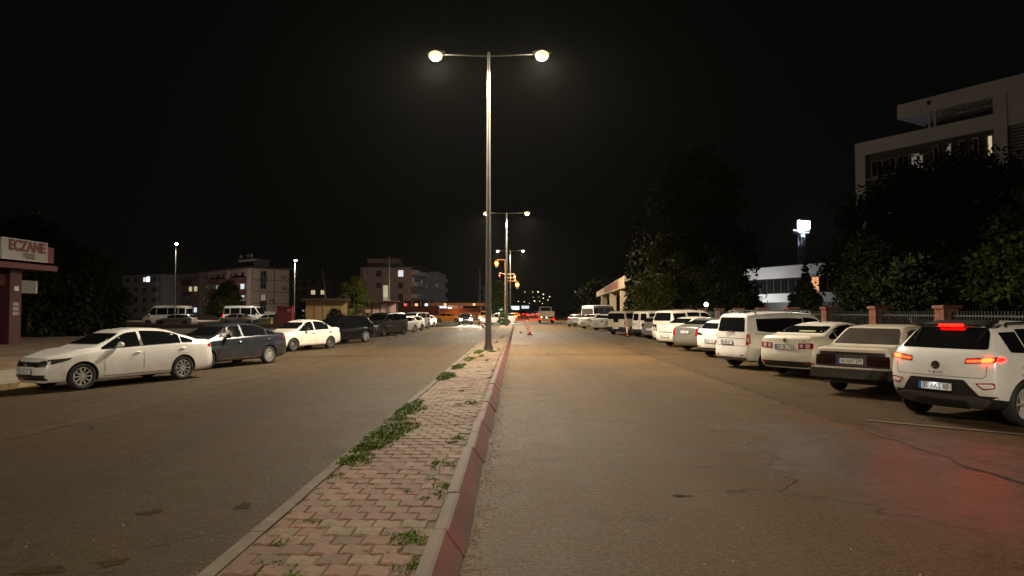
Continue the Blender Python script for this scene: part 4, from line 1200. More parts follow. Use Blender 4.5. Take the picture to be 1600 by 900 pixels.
# exhaust-side details kept dark
# T2 old beige saloon
S_TF = sedan(4.26, 1.62, 1.46, 2.42, .88, r=.295, rdrop=.05, roof0=-.92, roof1=.36, base_r=-1.56, base_f=1.02, cowl=.98, hood=.92, nose=.84, deck=1.02, tail=.94, roofw=.61, edge=.045, shelf=.03,
             rear=[(.2, .08), (.34, .0), (.52, -.02), (.56, .04), (.95, .045), (1.0, .07)], front=[(.2, .08), (.34, 0), (.5, 0), (.55, .04), (.9, .06)], curv=.02,
             hw=[(-2.17, .77), (-1.9, .80), (-1.4, .81), (1.4, .81), (2.09, .77)], win=[(-.10, .96, .10), (-.98, -.18, .10), (-1.16, -1.03, .12)],
             rglass=(1.05, 1.375, .05, .085, .05), rglass_mat=GLASSG, screen=(1.04, 1.33, .05), mould=.56, arch=1.22, clad=.36)
c, B = car('tf', S_TF, (8.6, 15.75), 50, W_OLD, 'old_saloon', 'old boxy beige saloon with dark tail panel and dusty rear window', group=RIGHT, style='steel', handle=BLACK, mirror=BLACK, glass=GLASSG)
patch(B, 'tail_panel', rounded([(-.77, .585), (.77, .585), (.765, .90), (-.765, .90)], .02, 2), 'rear', mat('satin_black_trim', (.03, .028, .025), .55, noise_amt=.3, nscale=8), c, .006)
for q in sym([(.33, .62), (.755, .62), (.75, .83), (.33, .83)]): patch(B, 'tail_light', rounded(q, .02, 2), 'rear', DARKRED, c, .012)
patch(B, 'plate_panel', [(-.31, .61), (.31, .61), (.31, .84), (-.31, .84)], 'rear', mat('dusty_trim', (.085, .072, .058), .7, noise_amt=.3, nscale=12), c, .012)
bp = MB(); bp.box(-2.30, -2.12, -.80, .80, .36, .555); bp.box(-2.16, -1.62, .80, .845, .37, .55); bp.box(-2.16, -1.62, -.845, -.80, .37, .55)
bp.build('rear_bumper', mat('dusty_bumper', (.05, .045, .038), .7, noise_amt=.35, nscale=7), c)
bp = MB(); bp.box(2.04, 2.16, -.80, .80, .36, .55); bp.build('front_bumper', BLACK, c)
q = MB(); q.tube((-2.34, .46, .27), (-1.7, .46, .28), .028, .028, 10); q.build('exhaust_pipe', STEELW, c)
plate_on(B, c, 'rear', 0, .715, '63 AAY 299', .03)
patch(B, 'window_vent', [(-1.28, 1.02), (-1.14, 1.02), (-1.14, 1.09), (-1.25, 1.09)], 'side', BLACK, c, .006, -1); patch(B, 'window_vent', [(-1.28, 1.02), (-1.14, 1.02), (-1.14, 1.09), (-1.25, 1.09)], 'side', BLACK, c, .006, 1)
for s_ in (1, -1): patch(B, 'boot_seam', [(-2.1, s_ * .655), (-1.5, s_ * .665), (-1.5, s_ * .677), (-2.1, s_ * .667)], 'top', BLACK, c, .0015, depth=.003)
for q in sym([(.40, .62), (.72, .62), (.72, .76), (.40, .76)]): patch(B, 'headlight', q, 'front', CLEARLENS, c, .006)
# T3 cream saloon with round lamps
S_JR = sedan(4.554, 1.781, 1.459, 2.578, .87, r=.318, roof0=-.98, roof1=.40, base_r=-1.80, base_f=1.04, cowl=.98, hood=.91, nose=.74, deck=1.12, tail=1.06, roofw=.57,
             rear=[(.2, .16), (.34, .05), (.48, 0), (.64, 0), (.68, .035), (1.03, .07), (1.1, .12)])
c, B = car('jr', S_JR, (9.0, 19.7), 53.5, W_CREAM, 'parked_saloon', 'cream white saloon with round ringed tail lamps left of the old boxy saloon', group=RIGHT)
lamps_rear(B, c, [[(.38, .76), (.80, .78), (.79, .92), (.38, .91)]], REDLENS)
for s_ in (1, -1):
    patch(B, 'lamp_ring', ring_poly((s_ * .62, .845), .062), 'rear', CLEARLENS, c, .012, res=.05); patch(B, 'lamp_ring', ring_poly((s_ * .46, .84), .05), 'rear', CLEARLENS, c, .012, res=.05)
patch(B, 'bumper_valance', rounded([(-.80, .24), (.80, .24), (.82, .43), (-.82, .43)], .03, 3), 'rear', BLACK, c, .005)
for s_ in (1, -1): patch(B, 'rear_reflector', [(s_ * .52, .37), (s_ * .76, .37), (s_ * .76, .40), (s_ * .52, .40)][::s_], 'rear', REDLENS, c, .010)
plate_on(B, c, 'rear', 0, .80, '63 LK 716', .01)
hx = B.bvh.ray_cast(Vector((-8, 0, .985)), Vector((1, 0, 0)))[0].x
roundel(c, hx - .002, 0, .985, -1, .055)
rear_text(B, c, 'TDI', -.50, .965, .05)
q = MB(); q.prism([(-.62, 1.435), (-.50, 1.44), (-.63, 1.48)], 'y', -.012, .012); q.build('roof_aerial', BLACK, c)
patch(B, 'screen_sticker', [(-.40, 1.20), (.05, 1.20), (.05, 1.225), (-.40, 1.225)], 'rear', mat('pale_sticker', (.45, .48, .25), .5), c, .008)
# T4 white MPV
S_CO = hatch(4.157, 1.764, 1.745, 2.489, .83, r=.31, cowl=1.08, hood=1.0, nose=.80, base_f=1.36, roof1=.66, roofw=.70, doorlow=.33,
             rear=[(.25, .07), (.40, 0), (.60, 0), (.64, .03), (.98, .05), (1.12, .06), (1.60, .15), (1.745, .26)], rglass=(1.13, 1.56, .15, .12, .09), screen=(1.15, 1.60, .06),
             win=[(-1.62, .10, .20, .05, [(-1.7, 1.17), (-1.3, 1.12), (.1, 1.04), (1.3, 1.0)]), (.13, 1.25, .17, .05)], doors=[(.12, 1.12), (-1.0, .10)], mould=.0)
S_CO.pop('mould')
c, B = car('co', S_CO, (8.45, 21.9), 70, W_WHITE, 'parked_van', 'white people carrier with black tailgate window and upright red lamps, dented tailgate', 'van', RIGHT, style='alloy7')
lamps_rear(B, c, [[(.70, .74), (.85, .74), (.84, 1.10), (.72, 1.06)]], REDLENS, [[(-1.96, .76), (-1.88, .78), (-1.89, 1.05), (-1.95, 1.08)]])
for s_ in (1, -1): patch(B, 'lamp_lens', [(s_ * .74, .84), (s_ * .83, .84), (s_ * .83, .95), (s_ * .74, .95)][::s_], 'rear', CLEARLENS, c, .012)
plate_on(B, c, 'rear', .10, .80, None)
patch(B, 'tailgate_step', [(-.70, .70), (.72, .70), (.72, .712), (-.70, .712)], 'rear', BLACK, c, .0015, res=.1, depth=.003)
patch(B, 'tailgate_crease', [(-.66, .92), (.66, .92), (.66, .935), (-.66, .935)], 'rear', BLACK, c, .0012, res=.1, depth=.003)
patch(B, 'bumper_trim', [(-.80, .27), (.80, .27), (.80, .36), (-.80, .36)], 'rear', mat('grey_bumper', (.10, .095, .09), .6), c, .005)
for s_ in (1, -1): patch(B, 'rear_reflector', [(s_ * .50, .41), (s_ * .64, .41), (s_ * .64, .435), (s_ * .50, .435)][::s_], 'rear', REDLENS, c, .008)
q = MB(); q.bar((B.xr + .02, .22, 1.14), (B.xr + .04, -.20, 1.16), .022, .02); q.build('rear_wiper', BLACK, c)
for sg in (1, -1):
    q = MB(); q.tube((-1.55, sg * .60, 1.775), (.55, sg * .60, 1.765), .02, .02, 6); q.bar((-1.55, sg * .60, 1.68), (-1.55, sg * .60, 1.78), .04); q.bar((-.2, sg * .60, 1.70), (-.2, sg * .60, 1.78), .04); q.bar((.55, sg * .60, 1.68), (.55, sg * .60, 1.77), .04); q.build('roof_rail', mat('grey_rail', (.3, .3, .3), .4, metal=.6), c)
q = MB(); q.box(-1.72, -1.5, -.30, -.05, 1.70, 1.765); q.build('roof_spoiler_block', BLACK, c)
patch(B, 'slide_rail', [(-1.75, 1.06), (-.45, 1.03), (-.45, 1.045), (-1.75, 1.075)], 'side', BLACK, c, .006, -1); patch(B, 'slide_rail', [(-1.75, 1.06), (-.45, 1.03), (-.45, 1.045), (-1.75, 1.075)], 'side', BLACK, c, .006, 1)
# T5 white hatchback between
c, B = car('h1', S_H1, (9.1, 26.9), 62, W_WHITE, 'parked_hatchback', 'white hatchback with slim dark red lamps between the white people carrier and silver saloon', group=RIGHT)
lamps_rear(B, c, [[(.46, .84), (.84, .84), (.84, .95), (.46, .90)]], DARKRED); patch(B, 'plate_recess', rounded([(-.52, .54), (.52, .54), (.38, .72), (-.38, .72)], .04, 3), 'rear', W_WHITE, c, .004); plate_on(B, c, 'rear', 0, .62, None)
patch(B, 'bumper_valance', [(-.80, .24), (.80, .24), (.80, .36), (-.80, .36)], 'rear', BLACK, c, .005)
for s_ in (1, -1): patch(B, 'rear_reflector', [(s_ * .62, .40), (s_ * .78, .40), (s_ * .78, .43), (s_ * .62, .43)][::s_], 'rear', REDLENS, c, .008)
# T6 silver saloon
S_OC = sedan(4.57, 1.769, 1.462, 2.578, .90, r=.315, base_r=-1.88, roof0=-1.05, deck=1.12, tail=1.04)
c, B = car('oc', S_OC, (9.25, 31.4), 56, SILVER, 'parked_saloon', 'silver saloon with slanted red tail lamps among white cars', group=RIGHT)
lamps_rear(B, c, [[(.56, .66), (.84, .72), (.80, .98), (.62, .98)]], REDLENS); plate_on(B, c, 'rear', 0, .84, None)
# T7 white saloon
S_LI = sedan(4.56, 1.73, 1.49, 2.6, .85, r=.305, base_r=-1.66, deck=1.10, tail=1.03)
c, B = car('li', S_LI, (9.3, 35.2), 58, W_CREAM, 'parked_saloon', 'cream saloon with low mounted plate between silver saloon and rounded white van', group=RIGHT, style='steel')
lamps_rear(B, c, [[(.62, .74), (.82, .76), (.80, 1.0), (.66, .98)]], REDLENS)
patch(B, 'boot_trim', [(-.46, .70), (.46, .70), (.46, .74), (-.46, .74)], 'rear', BLACK, c, .008); plate_on(B, c, 'rear', 0, .52, None)
for z, r_ in ((.94, .035), (.80, .03)): patch(B, 'boot_badge', ring_poly((0, z), r_), 'rear', BLACK, c, .008)
# T8 white Doblo like van
S_DB = hatch(4.39, 1.83, 1.84, 2.755, .88, r=.32, cowl=1.16, hood=1.06, nose=.86, base_f=1.45, roof1=.70, roofw=.69, doorlow=.33,
             rear=[(.25, .08), (.4, .0), (.65, 0), (1.0, .03), (1.2, .05), (1.65, .17), (1.84, .30)], rglass=(1.22, 1.66, .13, .12, .09), screen=(1.22, 1.68, .06),
             win=[(.14, 1.34, .15), (-.85, .04, .15), (-1.85, -1.0, .18)])
c, B = car('db', S_DB, (9.75, 39.0), 60, W_CREAM, 'parked_van', 'rounded cream van with three side windows and dark lamp band on its tailgate', 'van', RIGHT, style='steel')
patch(B, 'lamp_band', rounded([(.40, .84), (.88, .92), (.88, 1.02), (.34, 1.02)], .03, 3), 'rear', BLACK, c, .006); patch(B, 'lamp_band', rounded([(-.34, 1.02), (-.88, 1.02), (-.88, .92), (-.40, .84)], .03, 3), 'rear', BLACK, c, .006)
lamps_rear(B, c, [[(.78, .92), (.90, .92), (.89, 1.26), (.80, 1.2)]], REDLENS); plate_on(B, c, 'rear', .35, .78, None)
# T9 dark bumpered small hatch
c, B = car('h1', S_H1, (9.9, 43.6), 58, SILVER, 'parked_hatchback', 'low grey hatchback squeezed between the rounded cream van and the twin door van', group=RIGHT, style='steel')
lamps_rear(B, c, [[(.50, .80), (.84, .80), (.84, .95), (.50, .92)]], DARKRED); plate_on(B, c, 'rear', 0, .62, None)
# T10 twin rear door van
S_KG = hatch(4.03, 1.68, 1.80, 2.60, .80, r=.30, cowl=1.12, hood=1.04, nose=.82, base_f=1.35, roof1=.72, roofw=.72, doorlow=.33, edge=.06,
             rear=[(.25, .06), (.4, .0), (.6, 0), (1.0, .02), (1.2, .03), (1.70, .08), (1.80, .12)], rglass=None, screen=(1.20, 1.64, .06),
             win=[(.14, 1.22, .15), (-.85, .04, .15), (-1.7, -1.0, .18)], clad=.40)
S_KG.pop('rglass')
c, B = car('kg', S_KG, (9.75, 47.6), 52, W_CREAM, 'parked_van', 'cream van with two tall rear door windows and black bumper', 'van', RIGHT, style='steel', handle=BLACK)
for s_ in (1, -1): patch(B, 'rear_window', rounded([(s_ * .09, 1.12), (s_ * .62, 1.12), (s_ * .56, 1.58), (s_ * .09, 1.58)][::s_], .08, 4), 'rear', GLASS, c, .006)
patch(B, 'door_gap', [(-.012, .5), (.012, .5), (.012, 1.66), (-.012, 1.66)], 'rear', BLACK, c, .002, depth=.004)
lamps_rear(B, c, [[(.68, .72), (.78, .72), (.77, 1.08), (.69, 1.08)]], REDLENS); plate_on(B, c, 'rear', .25, .86, None)
patch(B, 'rear_bumper', [(-.80, .28), (.80, .28), (.80, .52), (-.80, .52)], 'rear', BLACK, c, .008)
# T11 beige pickup-like van with wide black rear window
S_PK = hatch(4.60, 1.76, 1.78, 2.80, .82, r=.33, cowl=1.12, hood=1.04, nose=.86, base_f=1.35, roof1=.75, roofw=.72, doorlow=.36, edge=.05,
             rear=[(.25, .06), (.4, .0), (.6, 0), (1.0, .02), (1.2, .03), (1.68, .08), (1.78, .12)], rglass=(1.16, 1.60, .05, .05, .06), screen=(1.20, 1.62, .06),
             win=[(.2, 1.22, .15), (-.85, .1, .15), (-2.1, -1.0, .16)], clad=.42)
c, B = car('pk', S_PK, (8.7, 52.6), 38, BEIGE, 'parked_van', 'dusty beige boxy van with wide black rear window and low black bumper', 'van', RIGHT, style='steel', handle=BLACK)
patch(B, 'wiper_housing', rounded([(-.22, .92), (.16, .92), (.20, 1.17), (-.26, 1.17)], .05, 3), 'rear', GLASS, c, .007)
lamps_rear(B, c, [[(.70, .70), (.80, .70), (.80, 1.05), (.70, 1.05)]], REDLENS); plate_on(B, c, 'rear', 0, .50, None, .03)
patch(B, 'rear_bumper', [(-.84, .28), (.84, .28), (.84, .58), (-.84, .58)], 'rear', BLACK, c, .010)
# red white marker post in front of it is added with the markers
c, B = car('al', S_AL, (8.6, 63.5), 45, W_WHITE, 'parked_saloon', 'white saloon right one of two in front of the white minibus', group=RIGHT, style='steel')
lamps_rear(B, c, [[(.52, .76), (.80, .78), (.80, .92), (.52, .90)]], REDLENS); plate_on(B, c, 'rear', 0, .62, None)
c, B = car('li', S_LI, (8.1, 69.0), 45, W_WHITE, 'parked_saloon', 'white saloon left one of two in front of the white minibus', group=RIGHT, style='steel')
lamps_rear(B, c, [[(.60, .78), (.82, .80), (.80, .96), (.62, .94)]], REDLENS); plate_on(B, c, 'rear', 0, .62, None)
# minibus
def minibus_spec(L=5.6, W=2.0, H=2.45):
    return hatch(L, W, H, 3.4, .95, r=.34, cowl=1.30, hood=1.18, nose=.98, base_f=2.0, roof1=1.15, roofw=.86, doorlow=.40, arch=1.2,
             rear=[(.3, .06), (.45, .0), (.7, 0), (1.2, .02), (1.4, .03), (2.2, .08), (H, .18)], rglass=(1.35, 2.05, .14, .12, .08), screen=(1.38, 2.18, .06),
             win=[(.75, 1.85, .22), (-.62, .68, .30), (-1.9, -.7, .30), (-2.75, -1.98, .32)], doors=[(.72, 1.72), (-.62, .68)], mirbig=1.6)
S_MB = minibus_spec()
c, B = car('mb', S_MB, (9.7, 79.5), 40, W_WHITE, 'parked_minibus', 'tall white minibus van at the far end of the right row', 'minibus', RIGHT, style='steel', glass=GLASSG)
lamps_rear(B, c, [[(.84, .80), (.95, .80), (.94, 1.30), (.86, 1.30)]], REDLENS)
c, B = car('h1', S_H1, (6.9, 77.2), 18, SILVER, 'parked_hatchback', 'silver hatchback last in the right row, left of the white minibus', group=RIGHT, style='steel')
lamps_rear(B, c, [[(.50, .80), (.84, .80), (.84, .95), (.50, .92)]], REDLENS); plate_on(B, c, 'rear', 0, .62, None)

# ---- back lot on the left
LOT = 'vehicles standing in the lot behind the left row'
c, B = car('mb', S_MB, (-42.6, 82.5), 272, W_CREAM, 'parked_minibus', 'white minibus parked side on under dark trees, left one in the lot', 'minibus', LOT, style='steel', detail=1)
c, B = car('mb', minibus_spec(6.4), (-34.0, 86), 92, W_WHITE, 'parked_minibus', 'white minibus with orange lit cab, right one in the lot', 'minibus', LOT, style='steel', detail=1)
lamps_rear(B, c, [[(.84, .80), (.95, .80), (.94, 1.30), (.86, 1.30)]], REDLIT)
c, B = car('h1', S_H1, (-38.3, 76.5), 268, SILVER, 'parked_hatchback', 'dull silver hatchback in front of the two white minibuses', group=LOT, style='steel', detail=1)
lamps_rear(B, c, [[(.50, .80), (.84, .80), (.84, .95), (.50, .92)]], REDLENS)
c, B = car('eg', S_EG, (-32.3, 79.5), 88, paint('brown_grey_paint', (.16, .14, .12), .3, .3), 'parked_saloon', 'brown grey saloon in the lot below the orange lit cab', group=LOT, style='steel', detail=1)
lamps_rear(B, c, [[(.46, .80), (.82, .82), (.82, .95), (.46, .92)]], REDLENS)
c, B = car('h1', S_H1, (-28.6, 78.8), 280, SILVER, 'parked_hatchback', 'pale silver hatchback beside the yellow bin in the lot', group=LOT, style='alloy5', detail=1)
c, B = car('h1', S_H1, (-21.9, 84), 95, DKGREY, 'parked_hatchback', 'dark hatchback between the red kiosk and the yellow hut', group=LOT, style='steel', detail=1)
# ---- traffic
def headlights(B, c, y=.62, z=.68):
    for s_ in (1, -1):
        h = B.bvh.ray_cast(Vector((8, s_ * y, z)), Vector((-1, 0, 0)))
        q = MB(); q.ball((h[0].x + .01, s_ * y, z), .06, .17, .14, 10, 8); q.build('lit_headlight', HEADLIT, c)
        spot_light('headlight_beam', c, (h[0].x + .16, s_ * y, z), 1500, (1, .87, .66), 70, .7, (0, R(-86), 0), .06)
TR = 'vehicles driving on the road'
c, B = car('h1', S_H1, (-6.75, 88.5), 176, DKGREY, 'oncoming_car', 'oncoming dark car with glaring white headlamps left of the near pole', group=TR, detail=1); headlights(B, c)
c, B = car('van', S_VAN, (-4.25, 92.5), 182, paint('amber_light_tint', (.55, .30, .08), .35), 'oncoming_van', 'orange lit van behind the glaring headlamps, just left of the near pole', 'van', TR, style='steel', detail=1); headlights(B, c, .66, .80)  # orange light on the van is put into its body colour
c, B = car('li', S_LI, (-2.7, 90), 262, W_WHITE, 'crossing_car', 'pale saloon crossing behind the median bush right of the near pole', group=TR, style='steel', detail=1)
c, B = car('h1', S_H1, (-1.3, 104), 178, DKGREY, 'oncoming_car', 'far oncoming car with lit headlamps seen at the median end', group=TR, style='steel', detail=0); headlights(B, c)
ORANGE = paint('taxi_paint', (.75, .28, .03), .3)
c, B = car('h1', S_H1, (-.6, 125), 178, ORANGE, 'taxi', 'orange yellow taxi facing us at the crossing beyond the median', group=TR, style='steel', detail=0)
c, B = car('eg', S_EG, (-14.5, 104), 88, ORANGE, 'taxi', 'orange saloon side on at the left of the crossing', group=TR, style='steel', detail=0)
c, B = car('eg', S_EG, (-11.0, 108), 92, ORANGE, 'taxi', 'orange saloon side on nearer the glaring headlamps', group=TR, style='steel', detail=0)
c, B = car('eg', S_EG, (-22.2, 102), 90, paint('red_paint', (.35, .05, .03), .3), 'crossing_car', 'dark red car side on before the bright shops', group=TR, style='steel', detail=0)
for i, (x, y, p_) in enumerate([(3.0, 168, W_WHITE), (.9, 190, DKGREY), (5.2, 205, W_WHITE), (2.6, 230, SILVER)]):
    c, B = car('van' if i == 2 else 'li', S_VAN if i == 2 else S_LI, (x, y), 1, p_, 'distant_car', ['white saloon far ahead left of the truck', 'dark saloon far ahead beyond the white saloon', 'white van far ahead left of the truck', 'silver car farthest ahead on the road'][i], group=TR, style='steel', detail=0)
    lamps_rear(B, c, [[(.46, .80), (.84, .80), (.84, .95), (.46, .92)]], REDLIT)
# truck from behind
t = thing('truck', (4.15, 98, 0.005), 0, 'small dusty tipper truck driving away in the middle of the right lanes', 'truck', TR)
TRB = mat('dusty_truck_paint', (.30, .24, .15), .7, noise_amt=.3, nscale=2)
b = MB(); b.box(-1.12, 1.12, .0, 3.6, .95, 1.72); b.build('load_bed', TRB, t)
b = MB()
for x in (-1.05, -.35, .35, 1.05): b.box(x - .04, x + .04, -.05, .0, .95, 1.72)
b.box(-1.12, 1.12, -.04, 0, 1.62, 1.72); b.build('tailgate_rib', TRB, t)
b = MB(); b.prism([(-.98, 1.25), (.98, 1.25), (.90, 2.42), (-.90, 2.42)], 'y', 3.7, 5.3); b.build('cab', mat('cab_paint', (.10, .10, .09), .5), t)
b = MB(); b.prism([(-.72, 1.80), (.72, 1.80), (.68, 2.28), (-.68, 2.28)], 'y', 3.68, 3.70); b.build('cab_window', GLASS, t)
b = MB(); b.box(-.45, .45, 0, 5.2, .55, .93); b.build('chassis', BLACK, t)
b = MB(); b.box(-1.1, 1.1, -.02, .08, .55, .70); b.build('rear_bumper', TRB, t)
for x in (-.92, .92):
    for y in (.95, 4.5):
        wheel(t, x, y, .40, 'steel', .28).rotation_euler = (0, 0, math.pi / 2 * (1 if x < 0 else -1))
for x in (-.98, .98): b = MB(); b.box(x - .09, x + .09, -.05, -.02, .56, .70); b.build('tail_light', REDLIT, t)
for x in (-.74, -.02): b = MB(); b.ball((x, -.05, .86), .06, .03, .06, 10, 6); b.build('work_lamp', mat('amber_lit', (1, .8, .5), .4, emit=(1, .72, .35), estr=16), t)
b = MB(); b.box(-.26, .26, -.03, -.02, .58, .69); b.build('number_plate', PLATE, t)
b = MB(); b.bar((-1.06, .2, 1.7), (-1.06, .2, 2.6), .05); b.build('bed_post', BLACK, t)

# ------------------------------------------------------------------ buildings
MAUVE = mat('mauve_render', (.30, .235, .215), .9, noise_amt=.12, nscale=.6)
PALEW = mat('pale_render', (.42, .37, .33), .9, noise_amt=.10, nscale=.6)
GREYW = mat('grey_render', (.36, .36, .36), .9, noise_amt=.10, nscale=.6)
DKBROWN = mat('dark_trim', (.06, .038, .034), .8)
MAROON = mat('maroon_render', (.14, .06, .055), .85, noise_amt=.15, nscale=.7)
WPANE = mat('window_pane', (.012, .013, .016), .08)
FRAMEW = mat('window_frame', (.50, .48, .45), .6)
ROOFD = mat('roof_dark', (.055, .035, .03), .85)
def litmat(nm, c, s): return mat(nm, (.5, .5, .5), .5, emit=c, estr=s)
LITW = litmat('lit_window_white', (.86, .92, 1.0), .85)
LITY = litmat('lit_window_warm', (1.0, .80, .46), .55)
LITC = litmat('lit_window_cyan', (.55, .80, 1.0), .42)
LITD = litmat('lit_window_dim', (1.0, .85, .65), .12)

def bx(name, r, m, parent): b = MB(); b.box(*r); return b.build(name, m, parent)
def window(parent, x, z, w, h, y=0., lit=None, face='front', fr=.06, nmul=1, out=.03, fm=None):
    """frame with mullions, and a pane as its sub-part; face 'front' looks to -y, 'right' to +x (x is then the wall plane, y the position)"""
    b = MB(); p = MB()
    def rect(B_, a0, a1, c0, c1, d0, d1):
        if face == 'front': B_.box(a0, a1, y - d1, y - d0, c0, c1)
        else: B_.box(y + d0, y + d1, a0, a1, c0, c1)
    x0, x1, z0, z1 = x - w / 2, x + w / 2, z - h / 2, z + h / 2
    rect(b, x0, x1, z1 - fr, z1, .0, out); rect(b, x0, x1, z0, z0 + fr, .0, out * 1.6)
    rect(b, x0, x0 + fr, z0 + fr, z1 - fr, 0, out); rect(b, x1 - fr, x1, z0 + fr, z1 - fr, 0, out)
    for i in range(nmul):
        xm = x0 + w * (i + 1) / (nmul + 1); rect(b, xm - fr * .4, xm + fr * .4, z0 + fr, z1 - fr, 0, out * .9)
    rect(p, x0 + fr * .6, x1 - fr * .6, z0 + fr * .6, z1 - fr * .6, .002, .012)
    f = b.build('window', fm or FRAMEW, parent); p.build('pane', lit or WPANE, f); return f

def balcony(parent, x0, x1, z, d, y=0., m=None, rail=None, face='front', h=1.0):
    b = MB(); c = MB()
    if face == 'front':
        b.box(x0, x1, y - d, y - .002, z - .12, z + .04)
        c.box(x0, x1, y - d, y - d + .08, z + .04, z + h); c.box(x0, x0 + .08, y - d + .08, y - .002, z + .04, z + h); c.box(x1 - .08, x1, y - d + .08, y - .002, z + .04, z + h)
    else:
        b.box(y + .002, y + d, x0, x1, z - .12, z + .04)
        c.box(y + d - .08, y + d, x0, x1, z + .04, z + h); c.box(y + .002, y + d - .08, x0, x0 + .08, z + .04, z + h); c.box(y + .002, y + d - .08, x1 - .08, x1, z + .04, z + h)
    s_ = b.build('balcony', m or PALEW, parent); c.build('balcony_parapet', rail or m or PALEW, s_); return s_

# ---- long apartment block on the left
A = thing('apartment_block', (-58.6, 150, -.05), R(-41.8), 'long dim four storey apartment block with pale panelled end wall and scattered lit windows', 'building')
LEN = 52.
bx('wall', (-LEN, 0, 0, 9, 0, 11.3), MAUVE, A)
bx('roof', (-LEN - .6, .7, -.7, 9.7, 11.3, 11.65), ROOFD, A)
st = bx('stair_tower', (-11, -3.6, 2.2, 6, 11.65, 13.6), PALEW, A); bx('tower_roof', (-11.5, -3.2, 1.9, 6.3, 13.6, 13.8), ROOFD, st)
for i, x in enumerate((-12.2, -8.6, -7.2)):
    b = MB(); b.tube((x, 3.4, 13.8 if i else 11.65), (x, 3.4, 14.9), .42, .42, 12); b.ball((x, 3.4, 14.9), .42, .42, .2, 12, 6)
    b.build('water_tank', mat('tank_metal', (.5, .5, .5), .3, metal=.7), A)
# end wall panels (face right)
pj = 0
for i, (ya, yb_) in enumerate(((.15, 5.2), (5.35, 8.85))):
    for k in range(4):
        z0, z1 = .9 + k * 2.62, .9 + k * 2.62 + 2.5
        bx('wall_panel', (.0, .06, ya, yb_, z0, min(z1, 11.2)), PALEW, A)
for z in (3.47, 6.09, 8.71): bx('panel_joint', (.0, .075, .15, 8.85, z - .06, z + .06), DKBROWN, A)
bx('panel_joint', (.0, .08, 5.2, 5.35, .9, 11.2), DKBROWN, A)
for z in (3.5, 8.75): bx('window_surround', (.075, .10, 1.8, 3.4, z - 2.1, z + 2.1), DKBROWN, A)
for k in range(4):
    window(A, 2.6, 2.2 + k * 2.62, 1.2, 1.4, .102, (LITD if k == 1 else None), 'right')
# front: bays with window columns and balconies; lit ones as in the photograph
lit_at = {(2, 0): LITW, (5, 0): LITC, (7, 0): LITW, (9, 0): LITC, (3, 1): None, (13, 2): LITY, (12, 2): LITY, (11, 2): LITY, (7, 2): LITY, (6, 2): LITY, (15, 2): LITW, (15, 1): LITW, (14, 1): LITC, (1, 2): LITW, (0, 3): LITW, (10, 0): LITD, (4, 0): LITD, (12, 0): LITD, (2, 2): LITY, (8, 1): None}
ncol = 17
for i in range(ncol):
    x = -LEN + 1.6 + i * (LEN - 3.0) / (ncol - 1)
    for k in range(4):
        bay = i in (6, 7, 11, 12, 15, 14)
        window(A, x, 1.9 + k * 2.62 + .2, 1.9 if bay else 1.25, 1.3, 0, lit_at.get((i, k)), nmul=2 if bay else 1)
for (x0, x1) in ((-34.5, -28.6), (-19.2, -13.2), (-8.8, -2.6)):
    for k in range(1, 4): balcony(A, x0, x1, k * 2.62 + .45, 1.3, 0, MAROON, MAROON)
for x in (-40, -26.6, -21.0, -11.4, -1.2):
    bx('pilaster', (x - .8, x + .8, -.14, -.002, 0, 11.3), PALEW if x > -24 else MAUVE, A)
for k in range(1, 4): bx('string_course', (-LEN, -2.0, -.05, -.002, k * 2.62 + .25, k * 2.62 + .33), DKBROWN, A)
def air_con(parent, x, z, y=0., face='front'):
    r_ = (x - .42, x + .42, y - .34, y - .04, z - .3, z + .3) if face == 'front' else (y + .04, y + .34, x - .42, x + .42, z - .3, z + .3)
    u = bx('air_conditioner', r_, PALEW, parent)
    q = MB()
    if face == 'front': q.tube((x - .08, y - .36, z), (x - .08, y - .342, z), .22, .22, 14)
    else: q.tube((y + .342, x - .08, z), (y + .36, x - .08, z), .22, .22, 14)
    q.build('fan_grille', DKBROWN, u)
for (x, z) in ((-47.5, 5.2), (-38.2, 7.9), (-24.3, 4.9), (-22.8, 7.6), (-12.0, 10.0), (-31.0, 2.4), (-17.2, 2.6)): air_con(A, x, z)
for (y, z) in ((4.1, 4.1), (7.2, 6.8), (7.0, 9.3)): air_con(A, y, z, .06, 'right')
for x in (-27.2, -20.4, -11.9): bx('downpipe', (x - .06, x + .06, -.30, -.18, .2, 11.2), DKBROWN, A)
# plinth wall in front
o = thing('boundary_wall', (-44, 131, -.05), R(-20), 'low pale wall in front of the panelled end of the long apartment block', 'wall')
bx('wall', (-9, 9, 0, .3, 0, 1.7), PALEW, o)
for x in (-9, -4.5, 0, 4.5, 9): bx('pier', (x - .25, x + .25, -.06, .36, 0, 1.85), PALEW, o)
o = thing('garden_or_fill_lamp', (-63, 128, 0), 0, 'tiny white lamp between the minibuses before the long apartment block', 'lamp')
b = MB(); b.tube((0, 0, 0), (0, 0, 1.0), .05); b.build('pole', DKBROWN, o); b = MB(); b.ball((0, 0, 1.15), .16); b.build('globe', litmat('small_globe_c', (.9, .95, 1), 8), o)
point_light('globe_or_fill_light', o, (0, 0, 1.5), 6500, (1, .80, .66), .2)  # fill light added at the small lamp to brighten the apartment facade
